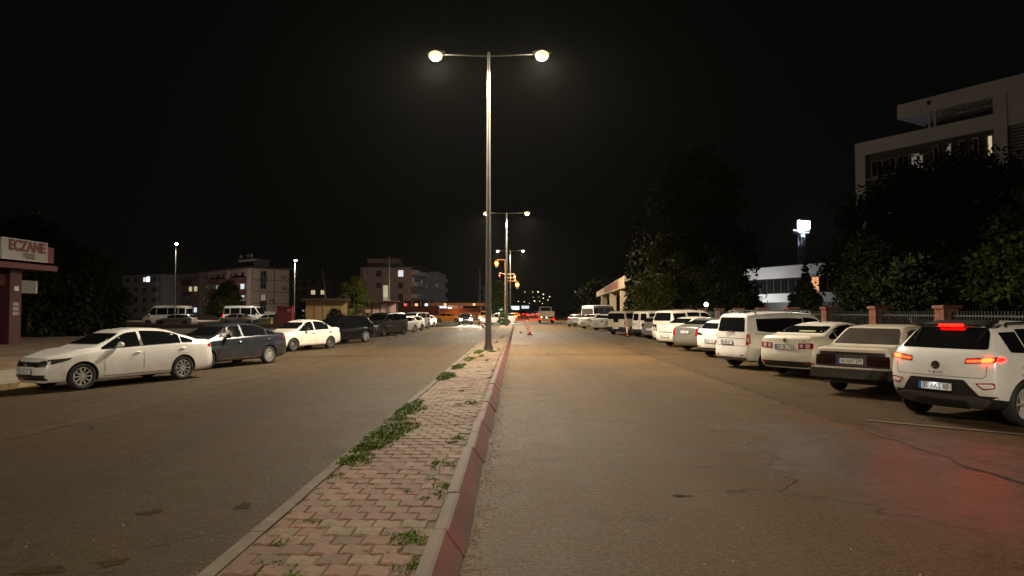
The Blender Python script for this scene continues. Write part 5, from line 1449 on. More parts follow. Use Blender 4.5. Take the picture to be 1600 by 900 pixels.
# ---- small pale block far left with bright balcony
A = thing('apartment_block', (-96.5, 176, -.05), R(-25), 'small pale block at far left with a glaring lit balcony', 'building')
bx('wall', (-9, 6, 0, 9, 0, 11.2), GREYW, A); bx('roof', (-9.4, 6.4, -.4, 9.4, 11.2, 11.5), ROOFD, A)
for i, x in enumerate((-7, -3.6, -.2, 3.4)):
    for k in range(4): window(A, x, 2 + k * 2.65, 1.3, 1.3, 0, LITW if (i, k) in ((2, 3),) else None)
for k in range(1, 4): balcony(A, 1.2, 5.4, k * 2.65 + .4, 1.2, 0, GREYW)
bx('balcony_lamp', (.6, 1.6, -.04, -.005, 9.4, 10.6), litmat('balcony_glare', (.8, .9, 1), 6), A)
# ---- bluish block right of the long block
A = thing('apartment_block', (-54.5, 182, -.05), R(-12), 'bluish grey block with three lit windows right of the long block', 'building')
bx('wall', (-12, 4.5, 0, 9, 0, 10.2), GREYW, A); bx('roof', (-12.3, 4.8, -.3, 9.3, 10.2, 10.45), ROOFD, A)
for i, x in enumerate((-5.5, -2.8, -.2, 2.6)):
    for k in range(4): window(A, x, 1.8 + k * 2.5, 1.3, 1.25, 0, LITY if (i, k) in ((2, 2), (3, 2), (3, 0)) else (LITW if (i, k) == (1, 0) else None))
# ---- mauve block left of the shops
A = thing('apartment_block', (-26.6, 170, -.05), 0, 'tall mauve apartment block with one white lit window and balconies on its right flank', 'building')
bx('wall', (-12.7, 0, 0, 22, 0, 12.7), MAUVE, A)
bx('roof', (-13.3, .8, -.7, 22.6, 12.7, 13.05), ROOFD, A)
st = bx('stair_tower', (-11.6, -3.6, 3, 8, 13.05, 15.1), MAUVE, A); bx('tower_cap', (-12, -3.2, 2.7, 8.3, 15.1, 15.3), ROOFD, st)
for i, (x, w, ln) in enumerate(((-8.1, 1.4, 0), (-2.6, 1.4, 0))):
    for k in range(4):
        lit = LITW if (i == 1 and k == 3) else (litmat('lit_panel_yellow', (.75, .72, .36), .28) if (i == 0 and k == 1) else None)
        window(A, x if not (i == 0 and k == 1) else -6.3, 2.2 + k * 3.0, w, 1.7 if k != 1 else 2.2, 0, lit, nmul=2)
for (x, z) in ((-5.0, 4.3), (-5.0, 10.2), (-11.6, 7.2), (-.9, 7.0)): air_con(A, x, z)
bx('downpipe', (-12.3, -12.18, -.14, -.02, .2, 12.6), DKBROWN, A)
for i, x in enumerate((-10.9,)):
    for k in (1, 2, 3): window(A, x, 2.4 + k * 3.0, .5, .5, 0, None, nmul=0)
for k in range(1, 5):
    for (y0, y1) in ((.3, 6.2), (8.2, 13.6), (15.4, 21)):
        balcony(A, y0, y1, k * 3.0 - .9, 1.5, 0, PALEW, PALEW, 'right')
        window(A, (y0 + y1) / 2, k * 3.0 + .35, 2.4, 1.8, 0, LITD if (k + int(y0)) % 3 == 0 else None, 'right', nmul=2)
bx('eave', (.8, 2.2, -.7, 22.6, 12.72, 13.0), ROOFD, A)
# ---- pale block beyond it
A = thing('apartment_block', (-27, 196, -.05), R(-3), 'pale beige block with rounded stacked balconies on its right edge', 'building')
bx('wall', (-1.0, 3.4, 0, 18, 0, 12.9), PALEW, A); bx('roof', (-1.2, 3.7, -.2, 18.2, 12.9, 13.1), PALEW, A)
for k in range(1, 5):
    balcony(A, .2, 5.0, k * 2.85 - .8, 1.3, 3.4, PALEW, PALEW, 'right'); balcony(A, 7, 14, k * 2.85 - .8, 1.3, 3.4, PALEW, PALEW, 'right')
    window(A, 2.2, k * 2.85 + .4, 1.6, 1.6, 3.4, LITD if k == 3 else None, 'right')
# ---- far slab block right of the pole
A = thing('tower_block', (-19.5, 330, -.05), 0, 'far pale slab block with two dark vertical strips left of the near pole', 'building')
bx('wall', (0, 9, 0, 12, 0, 13.2), GREYW, A); bx('roof', (-.2, 9.2, -.2, 12.2, 13.2, 13.6), GREYW, A)
for x in (2.2, 4.6, 6.8):
    for k in range(4): window(A, x, 2.4 + k * 2.9, 1.2, 2.2, 0, None, nmul=0)
# ---- shops under the blocks
SIGNW = litmat('sign_white_lit', (.70, .84, 1.0), 1.5); SIGNO = litmat('sign_orange_lit', (1.0, .42, .12), 1.5); SIGNR = litmat('sign_red_lit', (1.0, .10, .06), .9); SHOPL = litmat('shop_interior_lit', (1.0, .75, .45), 1.1); SIGNB = litmat('sign_blue', (.2, .45, 1.0), 1.0)
A = thing('shop_row', (-25.6, 152, -.05), R(8), 'row of bright small shops with red and orange signs at the foot of the blocks', 'shop')
bx('wall', (-6, 6.5, 0, 5, 0, 3.9), MAROON, A); bx('canopy', (-6.2, 6.7, -1.4, 5.2, 3.9, 4.1), ROOFD, A)
for i, (x, m_, sg_) in enumerate(((-4.2, SHOPL, SIGNO), (-1.6, LITW, SIGNO), (.6, SHOPL, SIGNR), (3.0, SIGNO, SIGNO), (5.2, SHOPL, SIGNW))):
    f = bx('shop_front', (x - 1.0, x + 1.0, -.12, -.002, .2, 2.7), DKBROWN, A)
    bx('shop_pane', (x - .45 - .2 * (i % 2), x + .5, -.14, -.122, .5, 2.3), m_ if i != 0 else LITD, f)
    s_ = bx('shop_sign', (x - .6, x + .6, -.25, -.13, 2.85, 3.6), MAROON, A); bx('sign_face', (x - .35, x + .3, -.27, -.252, 2.95, 3.5), sg_, s_)
o = thing('billboard', (-18.6, 168, 0), R(-4), 'bright white and blue lit billboard beside the shops', 'billboard')
b = MB(); b.tube((-1.0, .1, 0), (-1.0, .1, 1.9), .08); b.build('post', DKBROWN, o); b = MB(); b.tube((1.0, .1, 0), (1.0, .1, 1.9), .08); b.build('post', DKBROWN, o)
f = bx('sign_board', (-1.5, 1.2, 0, .25, 1.9, 3.5), GREYW, o); bx('sign_face', (-1.4, 1.1, -.02, -.002, 2.0, 3.4), SIGNW, f)
me = text_mesh('Market', .62, .004, Matrix.Translation((-.15, -.03, 2.75)) @ Matrix.Rotation(math.pi / 2, 4, 'X')); obj('sign_lettering', me, mat('sign_blue_ink', (.05, .12, .5), .5), f)
o = thing('billboard', (-15.4, 169, 0), R(-4), 'long red lit billboard right of the white one', 'billboard')
b = MB(); b.tube((0, .1, 0), (0, .1, 1.9), .08); b.build('post', DKBROWN, o)
f = bx('sign_board', (-1.9, 1.9, 0, .25, 2.1, 3.5), MAROON, o); bx('sign_face', (-1.8, 1.8, -.02, -.002, 2.2, 3.4), litmat('sign_dim_red', (1, .25, .2), .18), f)
o = thing('flood_lamp', (-15.9, 160, 0), 0, 'glaring white lamp over the parking in front of the billboards', 'lamp')
b = MB(); b.tube((0, 0, 0), (0, 0, 2.4), .05); b.build('pole', GALV, o); b = MB(); b.ball((0, -.1, 2.2), .55, .2, .4); b.build('lamp_lens', litmat('white_glare', (1, .97, .9), 22), o)
point_light('lamp_light', o, (0, -.6, 2.3), 1600, (1, .72, .45), .3)
# filling station in the distance, its orange light put into wall and canopy colour
o = thing('filling_station', (-10.8, 148, 0), 0, 'orange lit low station building across the crossing left of the near pole', 'building')
bx('wall', (-7.5, 3.6, 2, 7, 0, 2.4), mat('orange_wall', (.30, .10, .04), .8), o)
rf = bx('canopy', (-8, 4.2, -2, 7.4, 2.9, 3.5), mat('orange_canopy', (.30, .11, .04), .7), o)
for x in (-6.5, -1.8, 2.9): b = MB(); b.tube((x, -1.4, 0), (x, -1.4, 2.9), .14); b.build('column', mat('orange_wall'), o)
for x in (-5, 1.2): bx('lit_sign', (x, x + .5, -2.05, -2.005, 2.95, 3.4), SIGNO, o)
point_light('canopy_lamp', o, (-3, 0, 2.7), 200, (1, .50, .18), .3)
o = thing('utility_mast', (-10.6, 190, 0), 0, 'thin grey mast beyond the crossing between the blocks', 'mast')
b = MB(); b.tube((0, 0, 0), (0, 0, 13), .35, .2, 8); b.build('mast', GALV, o)
# ---- red construction barriers across the road ahead
REDB = mat('red_barrier', (.42, .075, .035), .6, noise_amt=.2, nscale=2)
for i, (x, y, rz) in enumerate(((.9, 118, 0), (3.0, 119, 0), (12.2, 112, .1), (14.3, 112.5, .1), (16.4, 113, .1), (-16, 118, 0), (-18.2, 118, 0))):
    o = thing('road_barrier', (x, y, 0), rz, ['red barrier left of the truck across the road', 'red barrier just behind the truck', 'red barrier right of the truck, first of three', 'red barrier right of the truck, middle one', 'red barrier right of the truck, last one', 'red barrier before the shops, nearer the road', 'red barrier before the shops, farther left'][i], 'barrier', 'red barriers round the crossing')
    b = MB(); b.prism([(-.30, 0), (.30, 0), (.10, .5), (.08, 1.0), (-.08, 1.0), (-.10, .5)], 'x', -1.0, 1.0); b.build('barrier_body', REDB, o)
    bx('reflective_strip', (-.8, .8, -.105, -.09, .62, .74), PAINTW, o)
# lamps lighting the crossing itself (amber signal glow comes from the signals)
def signal(x, y, H, arms, label, base_lit=True):
    r = thing('traffic_signal', (x, y, 0), 0, label, 'traffic signal', 'amber traffic signals at the crossing')
    b = MB(); b.tube((0, 0, 0), (0, 0, H), .10, .07, 10); b.build('pole', mat('signal_pole', (.25, .16, .10), .6), r)
    for (ax, az, lamp) in arms:
        if abs(ax) > .2: b = MB(); b.tube((0, 0, min(H, az + .5)), (ax, 0, az + .5), .05, .04, 8); b.build('arm', mat('signal_pole'), r)
        h = bx('signal_head', (ax - .16, ax + .16, -.12, .12, az - .48, az + .48), BLACK, r)
        for k, c_ in enumerate((.3, 0, -.3)):
            q = MB(); q.ball((ax, -.13, az + c_), .11 if k != 1 else lamp, .06, .11 if k != 1 else lamp, 12, 8)
            q.build('signal_lens', mat('amber_signal', (1, .5, .1), .4, emit=(1, .085, .009), estr=4.5) if k == 1 else mat('dead_lens', (.03, .02, .02), .3), h)
        if lamp > .12: point_light('signal_glow', r, (ax, -.5, az), 260, (1, .40, .08), .1)
    return r
signal(-1.62, 88, 8.4, ((-1.10, 7.9, .24), (1.55, 5.15, .24)), 'nearest amber traffic signal with long arms beside the second median pole')
signal(-2.2, 120, 8.2, ((-1.0, 8.0, .11), (1.65, 7.8, .13), (1.75, 7.1, .12), (0, 6.4, .12)), 'farther amber traffic signal seen through the median poles')
# distant lit signs and shops at the road end
SG = 'lit signs at the end of the road'
for i, (x, y, z, w, h, m_) in enumerate(((-6.0, 260, 2.6, 3.4, 1.5, LITW), (-1.4, 270, 3.0, 4.2, 1.7, SIGNW), (3.2, 290, 3.4, 3.4, 1.4, LITW), (11.2, 300, 2.3, 1.6, 2.2, LITC), (23.5, 250, 7.8, 5.6, 3.2, litmat('dim_board', (1, .95, .9), .35)))):
    o = thing('lit_sign', (x, y, 0), 0, ['white lit sign leftmost at the road end', 'bluish lit sign left of the truck at the road end', 'small pale lit sign low over the far traffic', 'narrow blue white sign just right of the truck', 'dim white hoarding above the trees right of the truck'][i], 'sign', SG)
    b = MB(); b.tube((0, .2, 0), (0, .2, z), .15); b.build('post', DKBROWN, o); f = bx('sign_board', (-w / 2, w / 2, 0, .4, z - h / 2, z + h / 2), DKBROWN, o); bx('sign_face', (-w / 2 + .1, w / 2 - .1, -.03, -.002, z - h / 2 + .1, z + h / 2 - .1), m_, f)

# ---- pharmacy on the far left: facade parallel to the road, facing it
MARSH = mat('maroon_shop_front', (.045, .008, .010), .55, noise_amt=.15, nscale=2)
P = thing('pharmacy_building', (-27.3, 33.0, 0), math.pi / 2, 'dark maroon pharmacy with a big white and red sign on its roof edge', 'shop')
# local: x along the street (+Y world), y inward (-X world), facade at y=0 facing -y
bx('wall', (-8, 3.9, .25, 9, 0, 4.0), MARSH, P)
bx('canopy', (-8.2, 5.75, -1.0, 9, 4.02, 4.32), mat('maroon_canopy', (.075, .012, .014), .5), P)
sb = bx('roof_sign', (2.0, 5.45, -.62, -.30, 4.50, 5.62), mat('sign_case', (.5, .5, .5), .5), P)
bx('sign_face', (2.05, 5.40, -.645, -.622, 4.54, 5.58), mat('sign_face_white', (.30, .29, .275), .5), sb)
bx('sign_return', (5.46, 6.0, -.60, -.32, 4.50, 5.40), mat('sign_red_side', (.12, .02, .018), .5), P)
SM = lambda x, z, y=-.65: Matrix(((1, 0, 0, x), (0, 0, -1, y), (0, 1, 0, z), (0, 0, 0, 1)))
def bold(s_, size, M, ext=.02):
    cu = bpy.data.curves.new('t', 'FONT'); cu.body = s_; cu.size = size; cu.extrude = ext; cu.offset = size * .035
    cu.align_x = 'CENTER'; cu.align_y = 'CENTER'
    o_ = bpy.data.objects.new('t', cu); link(o_); dg_ = bpy.context.evaluated_depsgraph_get(); dg_.update()
    me_ = bpy.data.meshes.new_from_object(o_.evaluated_get(dg_)); bpy.data.objects.remove(o_); me_.transform(M); return me_
obj('sign_lettering', bold('ECZANE', .78, SM(3.80, 5.24, -.665) @ Matrix.Diagonal((.93, 1, 1, 1)), .02), mat('sign_red_letters', (.13, .010, .016), .4), sb)
obj('sign_lettering', bold('YÜCEL', .36, SM(3.95, 4.74) @ Matrix.Diagonal((.9, 1, 1, 1)), .004), INK, sb)
bx('fascia', (-8, 3.6, -.06, .248, 3.1, 3.98), MARSH, P)
obj('fascia_lettering', bold('ECZANESİ', .42, SM(1.62, 3.5, -.075), .012), mat('pale_letters', (.22, .2, .2), .5), P)
for x in (3.0,): bx('pillar', (x, x + .85, -.35, .246, 0, 3.98), MARSH, P)
d = bx('shop_door', (-.4, 2.75, .10, .246, 0, 3.05), mat('door_frame_maroon', (.12, .02, .025), .5), P)
for i in range(3):
    bx('door_pane', (-.3 + i * 1.02, .64 + i * 1.02, .075, .098, .15, 2.05), mat('curtained_glass', (.045, .045, .045), .25, noise_amt=.5, nscale=3), d)
for i in range(3): bx('transom_pane', (-.3 + i * 1.02, .64 + i * 1.02, .075, .098, 2.3, 2.95), mat('transom_glass', (.06, .065, .06), .2), d)
for z in (1.55, 1.80, 2.05): bx('notice', (3.22, 3.66, -.365, -.352, z, z + .18), mat('paper', (.22, .21, .2), .7), P)
bx('side_board', (3.9, 5.1, -.30, -.12, 2.75, 3.45), mat('side_board_grey', (.12, .115, .115), .6), P); bx('board_edge', (5.02, 5.10, -.32, -.302, 2.75, 3.45), PALEW, P)
bx('wall_lamp', (3.25, 3.55, -.42, -.352, 2.85, 3.1), mat('lamp_box', (.4, .4, .4), .5), P)
# ---- red kiosk, yellow hut, shelter, wall lines
o = thing('kiosk', (-24.6, 72, 0), R(12), 'narrow dark red kiosk beside the lit lamp post', 'kiosk')
bx('kiosk_body', (-.75, .75, -.5, 1.0, 0, 2.15), mat('kiosk_red', (.26, .03, .035), .5, noise_amt=.1), o); bx('kiosk_roof', (-.85, .85, -.6, 1.1, 2.15, 2.28), mat('kiosk_red'), o)
for x in (-.72, -.02): bx('kiosk_panel', (x + .04, x + .68, -.53, -.502, .15, 1.6), mat('kiosk_red2', (.20, .025, .03), .5), o)
bx('kiosk_label', (.25, .6, -.54, -.503, 1.75, 1.95), PALEW, o)
o = thing('litter_bin', (-27.0, 74.5, 0), 0, 'yellow cylindrical bin beside the silver hatchback in the lot', 'bin')
b = MB(); b.tube((0, 0, 0), (0, 0, 1.05), .20, .22, 14); b.build('bin_body', mat('bin_yellow', (.55, .42, .03), .5), o); b = MB(); b.tube((0, 0, 1.05), (0, 0, 1.12), .235, .20, 14); b.build('bin_rim', mat('bin_yellow'), o)
o = thing('site_hut', (-20.8, 75, -.05), R(16), 'plain ochre hut with a dark flat roof behind the cream saloon', 'hut')
bx('wall', (-2.4, 2.1, 0, 3, 0, 2.95), mat('ochre_wall', (.34, .235, .10), .8, noise_amt=.15, nscale=1.5), o); bx('roof', (-2.9, 2.35, -.4, 3.3, 2.95, 3.2), ROOFD, o)
for x in (-2.4, -1.5, -.6, .3, 1.2, 2.1): bx('wall_batten', (x - .02, x + .02, -.025, -.002, 0, 2.95), mat('ochre_batten', (.29, .20, .09), .8), o)
bx('corner_post', (2.1, 2.22, -.05, .1, 0, 2.95), DKBROWN, o)
o = thing('shelter', (-19.5, 92, 0), R(-18), 'open shelter with pinkish panels and dark posts behind the dark cars', 'shelter')
for i in range(5):
    bx('panel', (-2.6 + i * 1.25, -1.50 + i * 1.25, 0, .05, .3, 2.9), mat('pink_panel', (.68, .44, .38), .7, noise_amt=.15, nscale=1), o)  # panel colour lightened to stand for light falling on the shelter
for i in range(6): bx('post', (-2.74 + i * 1.25, -2.62 + i * 1.25, -.06, .08, 0, 3.0), DKBROWN, o)
bx('shelter_roof', (-2.9, 3.9, -1.2, .3, 3.0, 3.12), MAROON, o)
o = thing('boundary_wall', (-16.5, 118, 0), R(-6), 'long dark red wall with spiked posts behind the shelter', 'wall')
bx('wall', (-14, 3, 0, .25, 0, 2.6), mat('red_wall', (.22, .06, .05), .85, noise_amt=.2, nscale=1), o)
for i in range(12): bx('wall_post', (-14 + i * 1.5, -13.86 + i * 1.5, -.05, .3, 0, 3.5), DKBROWN, o)
o = thing('utility_pole', (-17.2, 91, 0), 0, 'thin pale pole with a lamp tray in front of the mauve block', 'pole')
b = MB(); b.tube((0, 0, 0), (0, 0, 9.1), .15, .10, 8); b.build('pole', GALV, o); b = MB(); b.ball((.1, 0, 3.1), .45, .3, .10); b.build('lamp_tray', PALEW, o)
bx('notice_board', (-.75, -.12, -.1, .02, 3.6, 5.2), litmat('notice_yellow', (.85, .8, .4), .22), o)
b = MB(); b.bar((-.5, 0, 8.0), (.5, 0, 8.0), .08); b.build('crossarm', GALV, o)
o = thing('utility_pole', (-24.4, 88, 0), 0, 'leaning dark pole between the ochre hut and the mauve block', 'pole')
b = MB(); b.tube((0, 0, 0), (-.9, 0, 7.2), .12, .08, 8); b.build('pole', DKBROWN, o)
o = thing('lot_wall', (-33, 70, 0), R(2), 'low pale retaining wall in front of the lot with the minibuses', 'wall')
for i in range(9): bx('wall_block', (-11 + i * 2.4, -8.64 + i * 2.4, 0, .3, -.05, .42), CONC, o)

IRONP = mat('dark_iron', (.02, .02, .02), .6)
# ---- right side: low hospital wing and tower
WHT = mat('white_cladding', (.76, .79, .86), .7, noise_amt=.06, nscale=.5)
A = thing('hospital_wing', (50.7, 152, 0), R(-66.7), 'long low building with two white bands and a dark window strip behind the trees', 'building')
bx('wall', (-24, 30, .3, 14, 0, 10.6), mat('dark_facade', (.05, .05, .055), .5), A)
for i in range(9): bx('upper_band', (-24 + i * 6, -18.03 + i * 6, 0, .6, 8.6, 11.0), WHT, A)
for i in range(9): bx('lower_band', (-24 + i * 6, -18.03 + i * 6, 0, .6, 3.6, 5.4), WHT, A)
for i in range(27):
    x = -23 + i * 2
    window(A, x, 7.0, 1.85, 3.0, .30, {11: LITD, 21: litmat('lit_window_orange', (1, .42, .12), .8), 2: LITC}.get(i), fr=.06, fm=DKBROWN)
bx('roof', (-24.2, 30.2, -.1, 14.2, 11.0, 11.15), GREYW, A)
wl_ = thing('garden_or_fill_lamp', (44.8, 143, .05), 0, 'added white fill lamp on a post before the low long building, behind the trees', 'lamp')
b = MB(); b.tube((0, 0, 0), (0, 0, 3.0), .06); b.build('pole', IRONP, wl_); b = MB(); b.ball((0, 0, 3.2), .22); b.build('globe', litmat('globe_cool', (1, .97, .9), 5), wl_)
point_light('globe_or_fill_light', wl_, (.45, .45, 3.2), 2800, (1, .95, .86), .2)  # added fill for the wing facade; the post lamp exists only to carry it
A = thing('hospital_tower', (53, 107, 0), R(-58), 'tall white hospital block with an open recess under its roof slab, behind the trees', 'building')
GB = mat('grey_brown_cladding', (.085, .078, .072), .6, noise_amt=.1, nscale=.5)
bx('wall', (0, 46, .5, 18, 0, 26), GB, A)
bx('end_pier', (0, 1.6, 0, .5, 0, 26), WHT, A)
bx('parapet_band', (0, 19.4, 0, 1.0, 26.0, 28.0), WHT, A)
bx('upper_storey', (7.6, 46, 6, 18, 28.0, 30.2), mat('dark_facade'), A)
bx('terrace_floor', (0, 46, 1.0, 18, 26.9, 27.2), GREYW, A)
bx('roof_slab', (6.7, 46, 0, 18, 30.3, 32.4), WHT, A)
bx('white_panel', (19.4, 21.0, -.1, 1.0, 15, 30.3), WHT, A); bx('white_wall', (21.0, 46, 0, 1.0, 26.0, 30.3), WHT, A); bx('white_wall', (26.5, 46, 0, .9, 15, 26.0), WHT, A)
for x in (10.9, 11.7): bx('roof_column', (x, x + .28, .3, .6, 28.0, 30.3), WHT, A)
for i in range(9): b = MB(); b.bar((12 + i * .8, 1.2, 29.5), (12.8 + i * .8, 1.2, 30.25), .10); b.bar((12.8 + i * .8, 1.2, 29.5), (12 + i * .8, 1.2, 30.25), .10); b.build('truss_brace', GREYW, A)
bx('truss_chord', (12, 19.3, 1.1, 1.3, 29.4, 29.52), GREYW, A)
for i in range(11): bx('louvre', (21.2, 26.3, .1, .4, 21.4 + i * .42, 21.6 + i * .42), GREYW, A)
for k, z in enumerate((23.9, 20.0, 16.2, 12.4, 8.6)):
    for i in range(5):
        x = 11.9 + i * 1.72
        f = window(A, x, z, .8, 2.9, .5, LITY if (i, k) == (4, 0) else (LITD if (i + k) % 4 == 1 else None), fr=.14, nmul=0, out=.25)
    if k: bx('floor_band', (1.6, 19.4, .1, .499, z + 1.9, z + 2.3), GREYW if k < 3 else WHT, A)
for k, z in enumerate((23.6, 19.8, 16, 12.2)):
    for i in range(4): window(A, 3.2 + i * 2.0, z, 1.7, 2.4, .5, LITD if (i + k) % 5 == 3 else None, fr=.08)
bx('small_sign', (11.0, 11.5, -.05, -.003, 31.3, 31.9), DKBROWN, A)
for (x, z, w, h) in ((11.0, 9.6, .8, .8), (11.2, 5.0, 3.6, 2.8), (10.6, 7.4, 1.6, .5)): bx('lit_entrance', (x, x + w, -.3, .3, z, z + h), litmat('entrance_white', (.85, .92, 1.0), .5 if h > 1 else 4), A)
# ---- entrance canopy on the right
A = thing('entrance_canopy', (12.6, 92, 0), 0, 'pale entrance canopy with a sloping red lettered fascia on columns behind the vans', 'building')
CB = mat('canopy_stone', (.55, .44, .30), .8, noise_amt=.08, nscale=1)
b = MB()
yl, yr = 15.5, -12.5
vs = [(-.2, yl, 4.0), (-.2, yr, 4.5), (-.2, yr, 5.9), (-.2, yl, 4.75), (8, yl, 4.0), (8, yr, 4.5), (8, yr, 5.9), (8, yl, 4.75)]
b.add(vs, [(0, 1, 2, 3), (4, 7, 6, 5), (0, 4, 5, 1), (3, 2, 6, 7), (0, 3, 7, 4), (1, 5, 6, 2)]); b.build('canopy_roof', CB, A)
b = MB(); b.add([(-.26, 5.5, 4.40), (-.26, -7.5, 4.62), (-.26, -7.5, 5.50), (-.26, 5.5, 5.02), (-.205, 5.5, 4.40), (-.205, -7.5, 4.62), (-.205, -7.5, 5.50), (-.205, 5.5, 5.02)], [(0, 1, 2, 3), (4, 7, 6, 5), (0, 4, 5, 1), (3, 2, 6, 7), (0, 3, 7, 4), (1, 5, 6, 2)]); b.build('fascia_panel', mat('fascia_brown', (.32, .12, .07), .7, noise_amt=.3, nscale=2), A)
for y in (10.5, 1.0, -8.5): bx('column', (-.05, .75, y - .45, y + .45, 0, 4.25), CB, A)
for y in (8, -6): bx('column', (6.4, 7.2, y - .45, y + .45, 0, 4.25), CB, A)
gh = bx('guard_booth', (3.0, 6.0, -7, -1.5, 0, 2.9), PALEW, A); bx('booth_window', (2.97, 2.998, -6.2, -4.4, 1.1, 2.1), WPANE, gh); bx('booth_window', (2.97, 2.998, -3.8, -2.2, 1.1, 2.1), WPANE, gh)
# ---- brick pier fence on the right
BRICK = mat('brick_red', (.16, .058, .038), .85, noise_amt=.3, nscale=9, bump=.3); BRICK2 = mat('brick_red_dark', (.12, .045, .03), .85, noise_amt=.3, nscale=9, bump=.3)
IRON = mat('black_iron', (.02, .02, .02), .6)
fn = thing('pier_fence', (13.15, 0, .05), 0, 'fence of red brick piers and dark iron railings behind the right row', 'fence')
brk = MB(); brk.box(-.14, .14, -.052, .052, -.036, .036); brm = brk.mesh('brick'); brm.materials.append(BRICK); brm2 = brm.copy(); brm2.materials.clear(); brm2.materials.append(BRICK2)
ys_ = [9.2 + 3.95 * i for i in range(18)]
nb_ = 0
for j, y in enumerate(ys_):
    pr_ = bx('brick_pier', (-.22, .22, y - .22, y + .22, 0, 1.80), mat('pier_mortar', (.16, .11, .085), .9), fn)
    bx('pier_cap', (-.29, .29, y - .29, y + .29, 1.80, 1.90), BRICK2, pr_)
    if 2 <= j <= 6:
        for k in range(22):          # visible faces: towards the road (-x) and towards the camera (-y)
            z = .05 + k * .08
            for t in (-.115, .115) if k % 2 == 0 else (-.165, .0, .165):
                o_ = bpy.data.objects.new('brick', brm if random.random() < .6 else brm2); link(o_); o_.parent = pr_
                o_.location = (-.19, y + t, z + .036); o_.rotation_euler = (0, 0, math.pi / 2); o_.scale = ((.215 if k % 2 == 0 else .155) / .28, 1, 1)
    if j < len(ys_) - 1:
        bx('plinth', (-.14, .14, y + .22, y + 3.73, 0, .45), mat('plinth_render', (.20, .15, .12), .9, noise_amt=.2, nscale=3), fn)
        q = MB(); q.box(-.02, .02, y + .22, y + 3.73, .55, .60); q.box(-.02, .02, y + .22, y + 3.73, 1.55, 1.60)
        n_ = 27
        for i in range(n_):
            yy = y + .22 + 3.51 * (i + .5) / n_; q.box(-.011, .011, yy - .011, yy + .011, .45, 1.72)
        q.build('railing', IRON, fn)['kind'] = 'stuff'
# ---- floodlight mast
M_ = thing('floodlight_mast', (60.2, 145, 0), R(22), 'tall lattice mast with a glaring white bank of floodlights', 'floodlight')
LAT = mat('lattice_steel', (.16, .165, .18), .5, metal=.4)
s2 = .45
for sx in (-1, 1):
    for sy in (-1, 1):
        b = MB(); b.bar((sx * s2, sy * s2, 0), (sx * s2, sy * s2, 18.3), .10); b.build('mast_leg', LAT, M_)
for k in range(18):
    z = .3 + k
    for (p, q) in (((-s2, -s2), (s2, -s2)), ((s2, -s2), (s2, s2)), ((s2, s2), (-s2, s2)), ((-s2, s2), (-s2, -s2))):
        b = MB(); b.bar((*p, z), (*q, z + 1.0 if k % 2 else z), .05); b.build('lattice_brace', LAT, M_)
b = MB(); b.box(-1.5, 1.5, -.7, .7, 18.3, 18.42); b.build('platform', LAT, M_)
for z in (18.9, 19.5): b = MB(); b.bar((-1.5, -.7, z), (1.5, -.7, z), .05); b.bar((-1.5, .7, z), (1.5, .7, z), .05); b.bar((-1.5, -.7, 18.4), (-1.5, -.7, z), .05); b.bar((1.5, -.7, 18.4), (1.5, -.7, z), .05); b.build('platform_rail', LAT, M_)
for r_ in range(2):
    for i in range(4):
        x = -1.3 + i * .87; z = 19.6 + r_ * .9
        h = bx('floodlight_housing', (x - .38, x + .38, -.75, -.35, z - .36, z + .36), LAT, M_); q = MB(); q.ball((x, -.77, z), .36, .06, .34, 12, 8); q.build('floodlight_lens', FLOOD, h)
spot_light('floodlight_beam', M_, (0, -1.2, 19.9), 150000, (.74, .85, 1.0), 110, .5, (R(78), 0, 0), .9)
# lamp globe in the garden
o = thing('globe_lamp', (13.9, 50.5, .05), 0, 'round white globe lamp glowing among the shrubs behind the rounded van', 'lamp')
b = MB(); b.tube((0, 0, 0), (0, 0, 2.0), .04); b.build('pole', IRON, o); b = MB(); b.ball((0, 0, 2.2), .17); b.build('globe', litmat('globe_white', (.95, 1.0, .85), 5), o)
point_light('globe_or_fill_light', o, (0, -.35, 2.35), 60, (.9, 1.0, .8), .15)

# ------------------------------------------------------------------ markers
REDP = mat('marker_red', (.60, .03, .03), .45); WHP = mat('marker_white', (.75, .75, .75), .4)
def marker_board(x, y, lean, label, grp='red and white marker boards on the road'):
    r = thing('marker_board', (x, y, gz(x)), R(8), label, 'road marker', grp)
    bx('marker_base', (-.16, .16, -.12, .12, 0, .07), BLACK, r)
    M2 = Matrix.Rotation(R(lean), 4, 'Y')
    b = MB(); b.box(-.11, .11, -.02, .02, .05, 1.12, M2); p = b.build('board', REDP, r)
    for k in range(5):
        z = .18 + k * .19
        b = MB(); b.add([M2 @ Vector(v) for v in ((-.11, -.023, z), (.11, -.023, z + .11), (.11, -.023, z + .20), (-.11, -.023, z + .09), (-.11, -.0205, z), (.11, -.0205, z + .11), (.11, -.0205, z + .20), (-.11, -.0205, z + .09))], [(0, 1, 2, 3), (4, 7, 6, 5), (0, 4, 5, 1), (3, 2, 6, 7), (0, 3, 7, 4), (1, 5, 6, 2)])
        b.build('white_stripe', WHP, p)
marker_board(.90, 51, -15, 'leaning red and white striped board right of the median end')
marker_board(-3.75, 74, -22, 'leaning red and white board on the left lane by the near pole')
r = thing('marker_post', (7.45, 46.6, .01), 0, 'slim red post with white bands before the twin door van', 'road marker')
bx('post_base', (-.14, .14, -.14, .14, 0, .06), BLACK, r); b = MB(); b.tube((0, 0, .05), (0, 0, .72), .065, .045, 12); p = b.build('post', REDP, r)
for z in (.34, .47, .60): b = MB(); b.tube((0, 0, z), (0, 0, z + .07), .064, .060, 12); b.build('white_band', WHP, p)
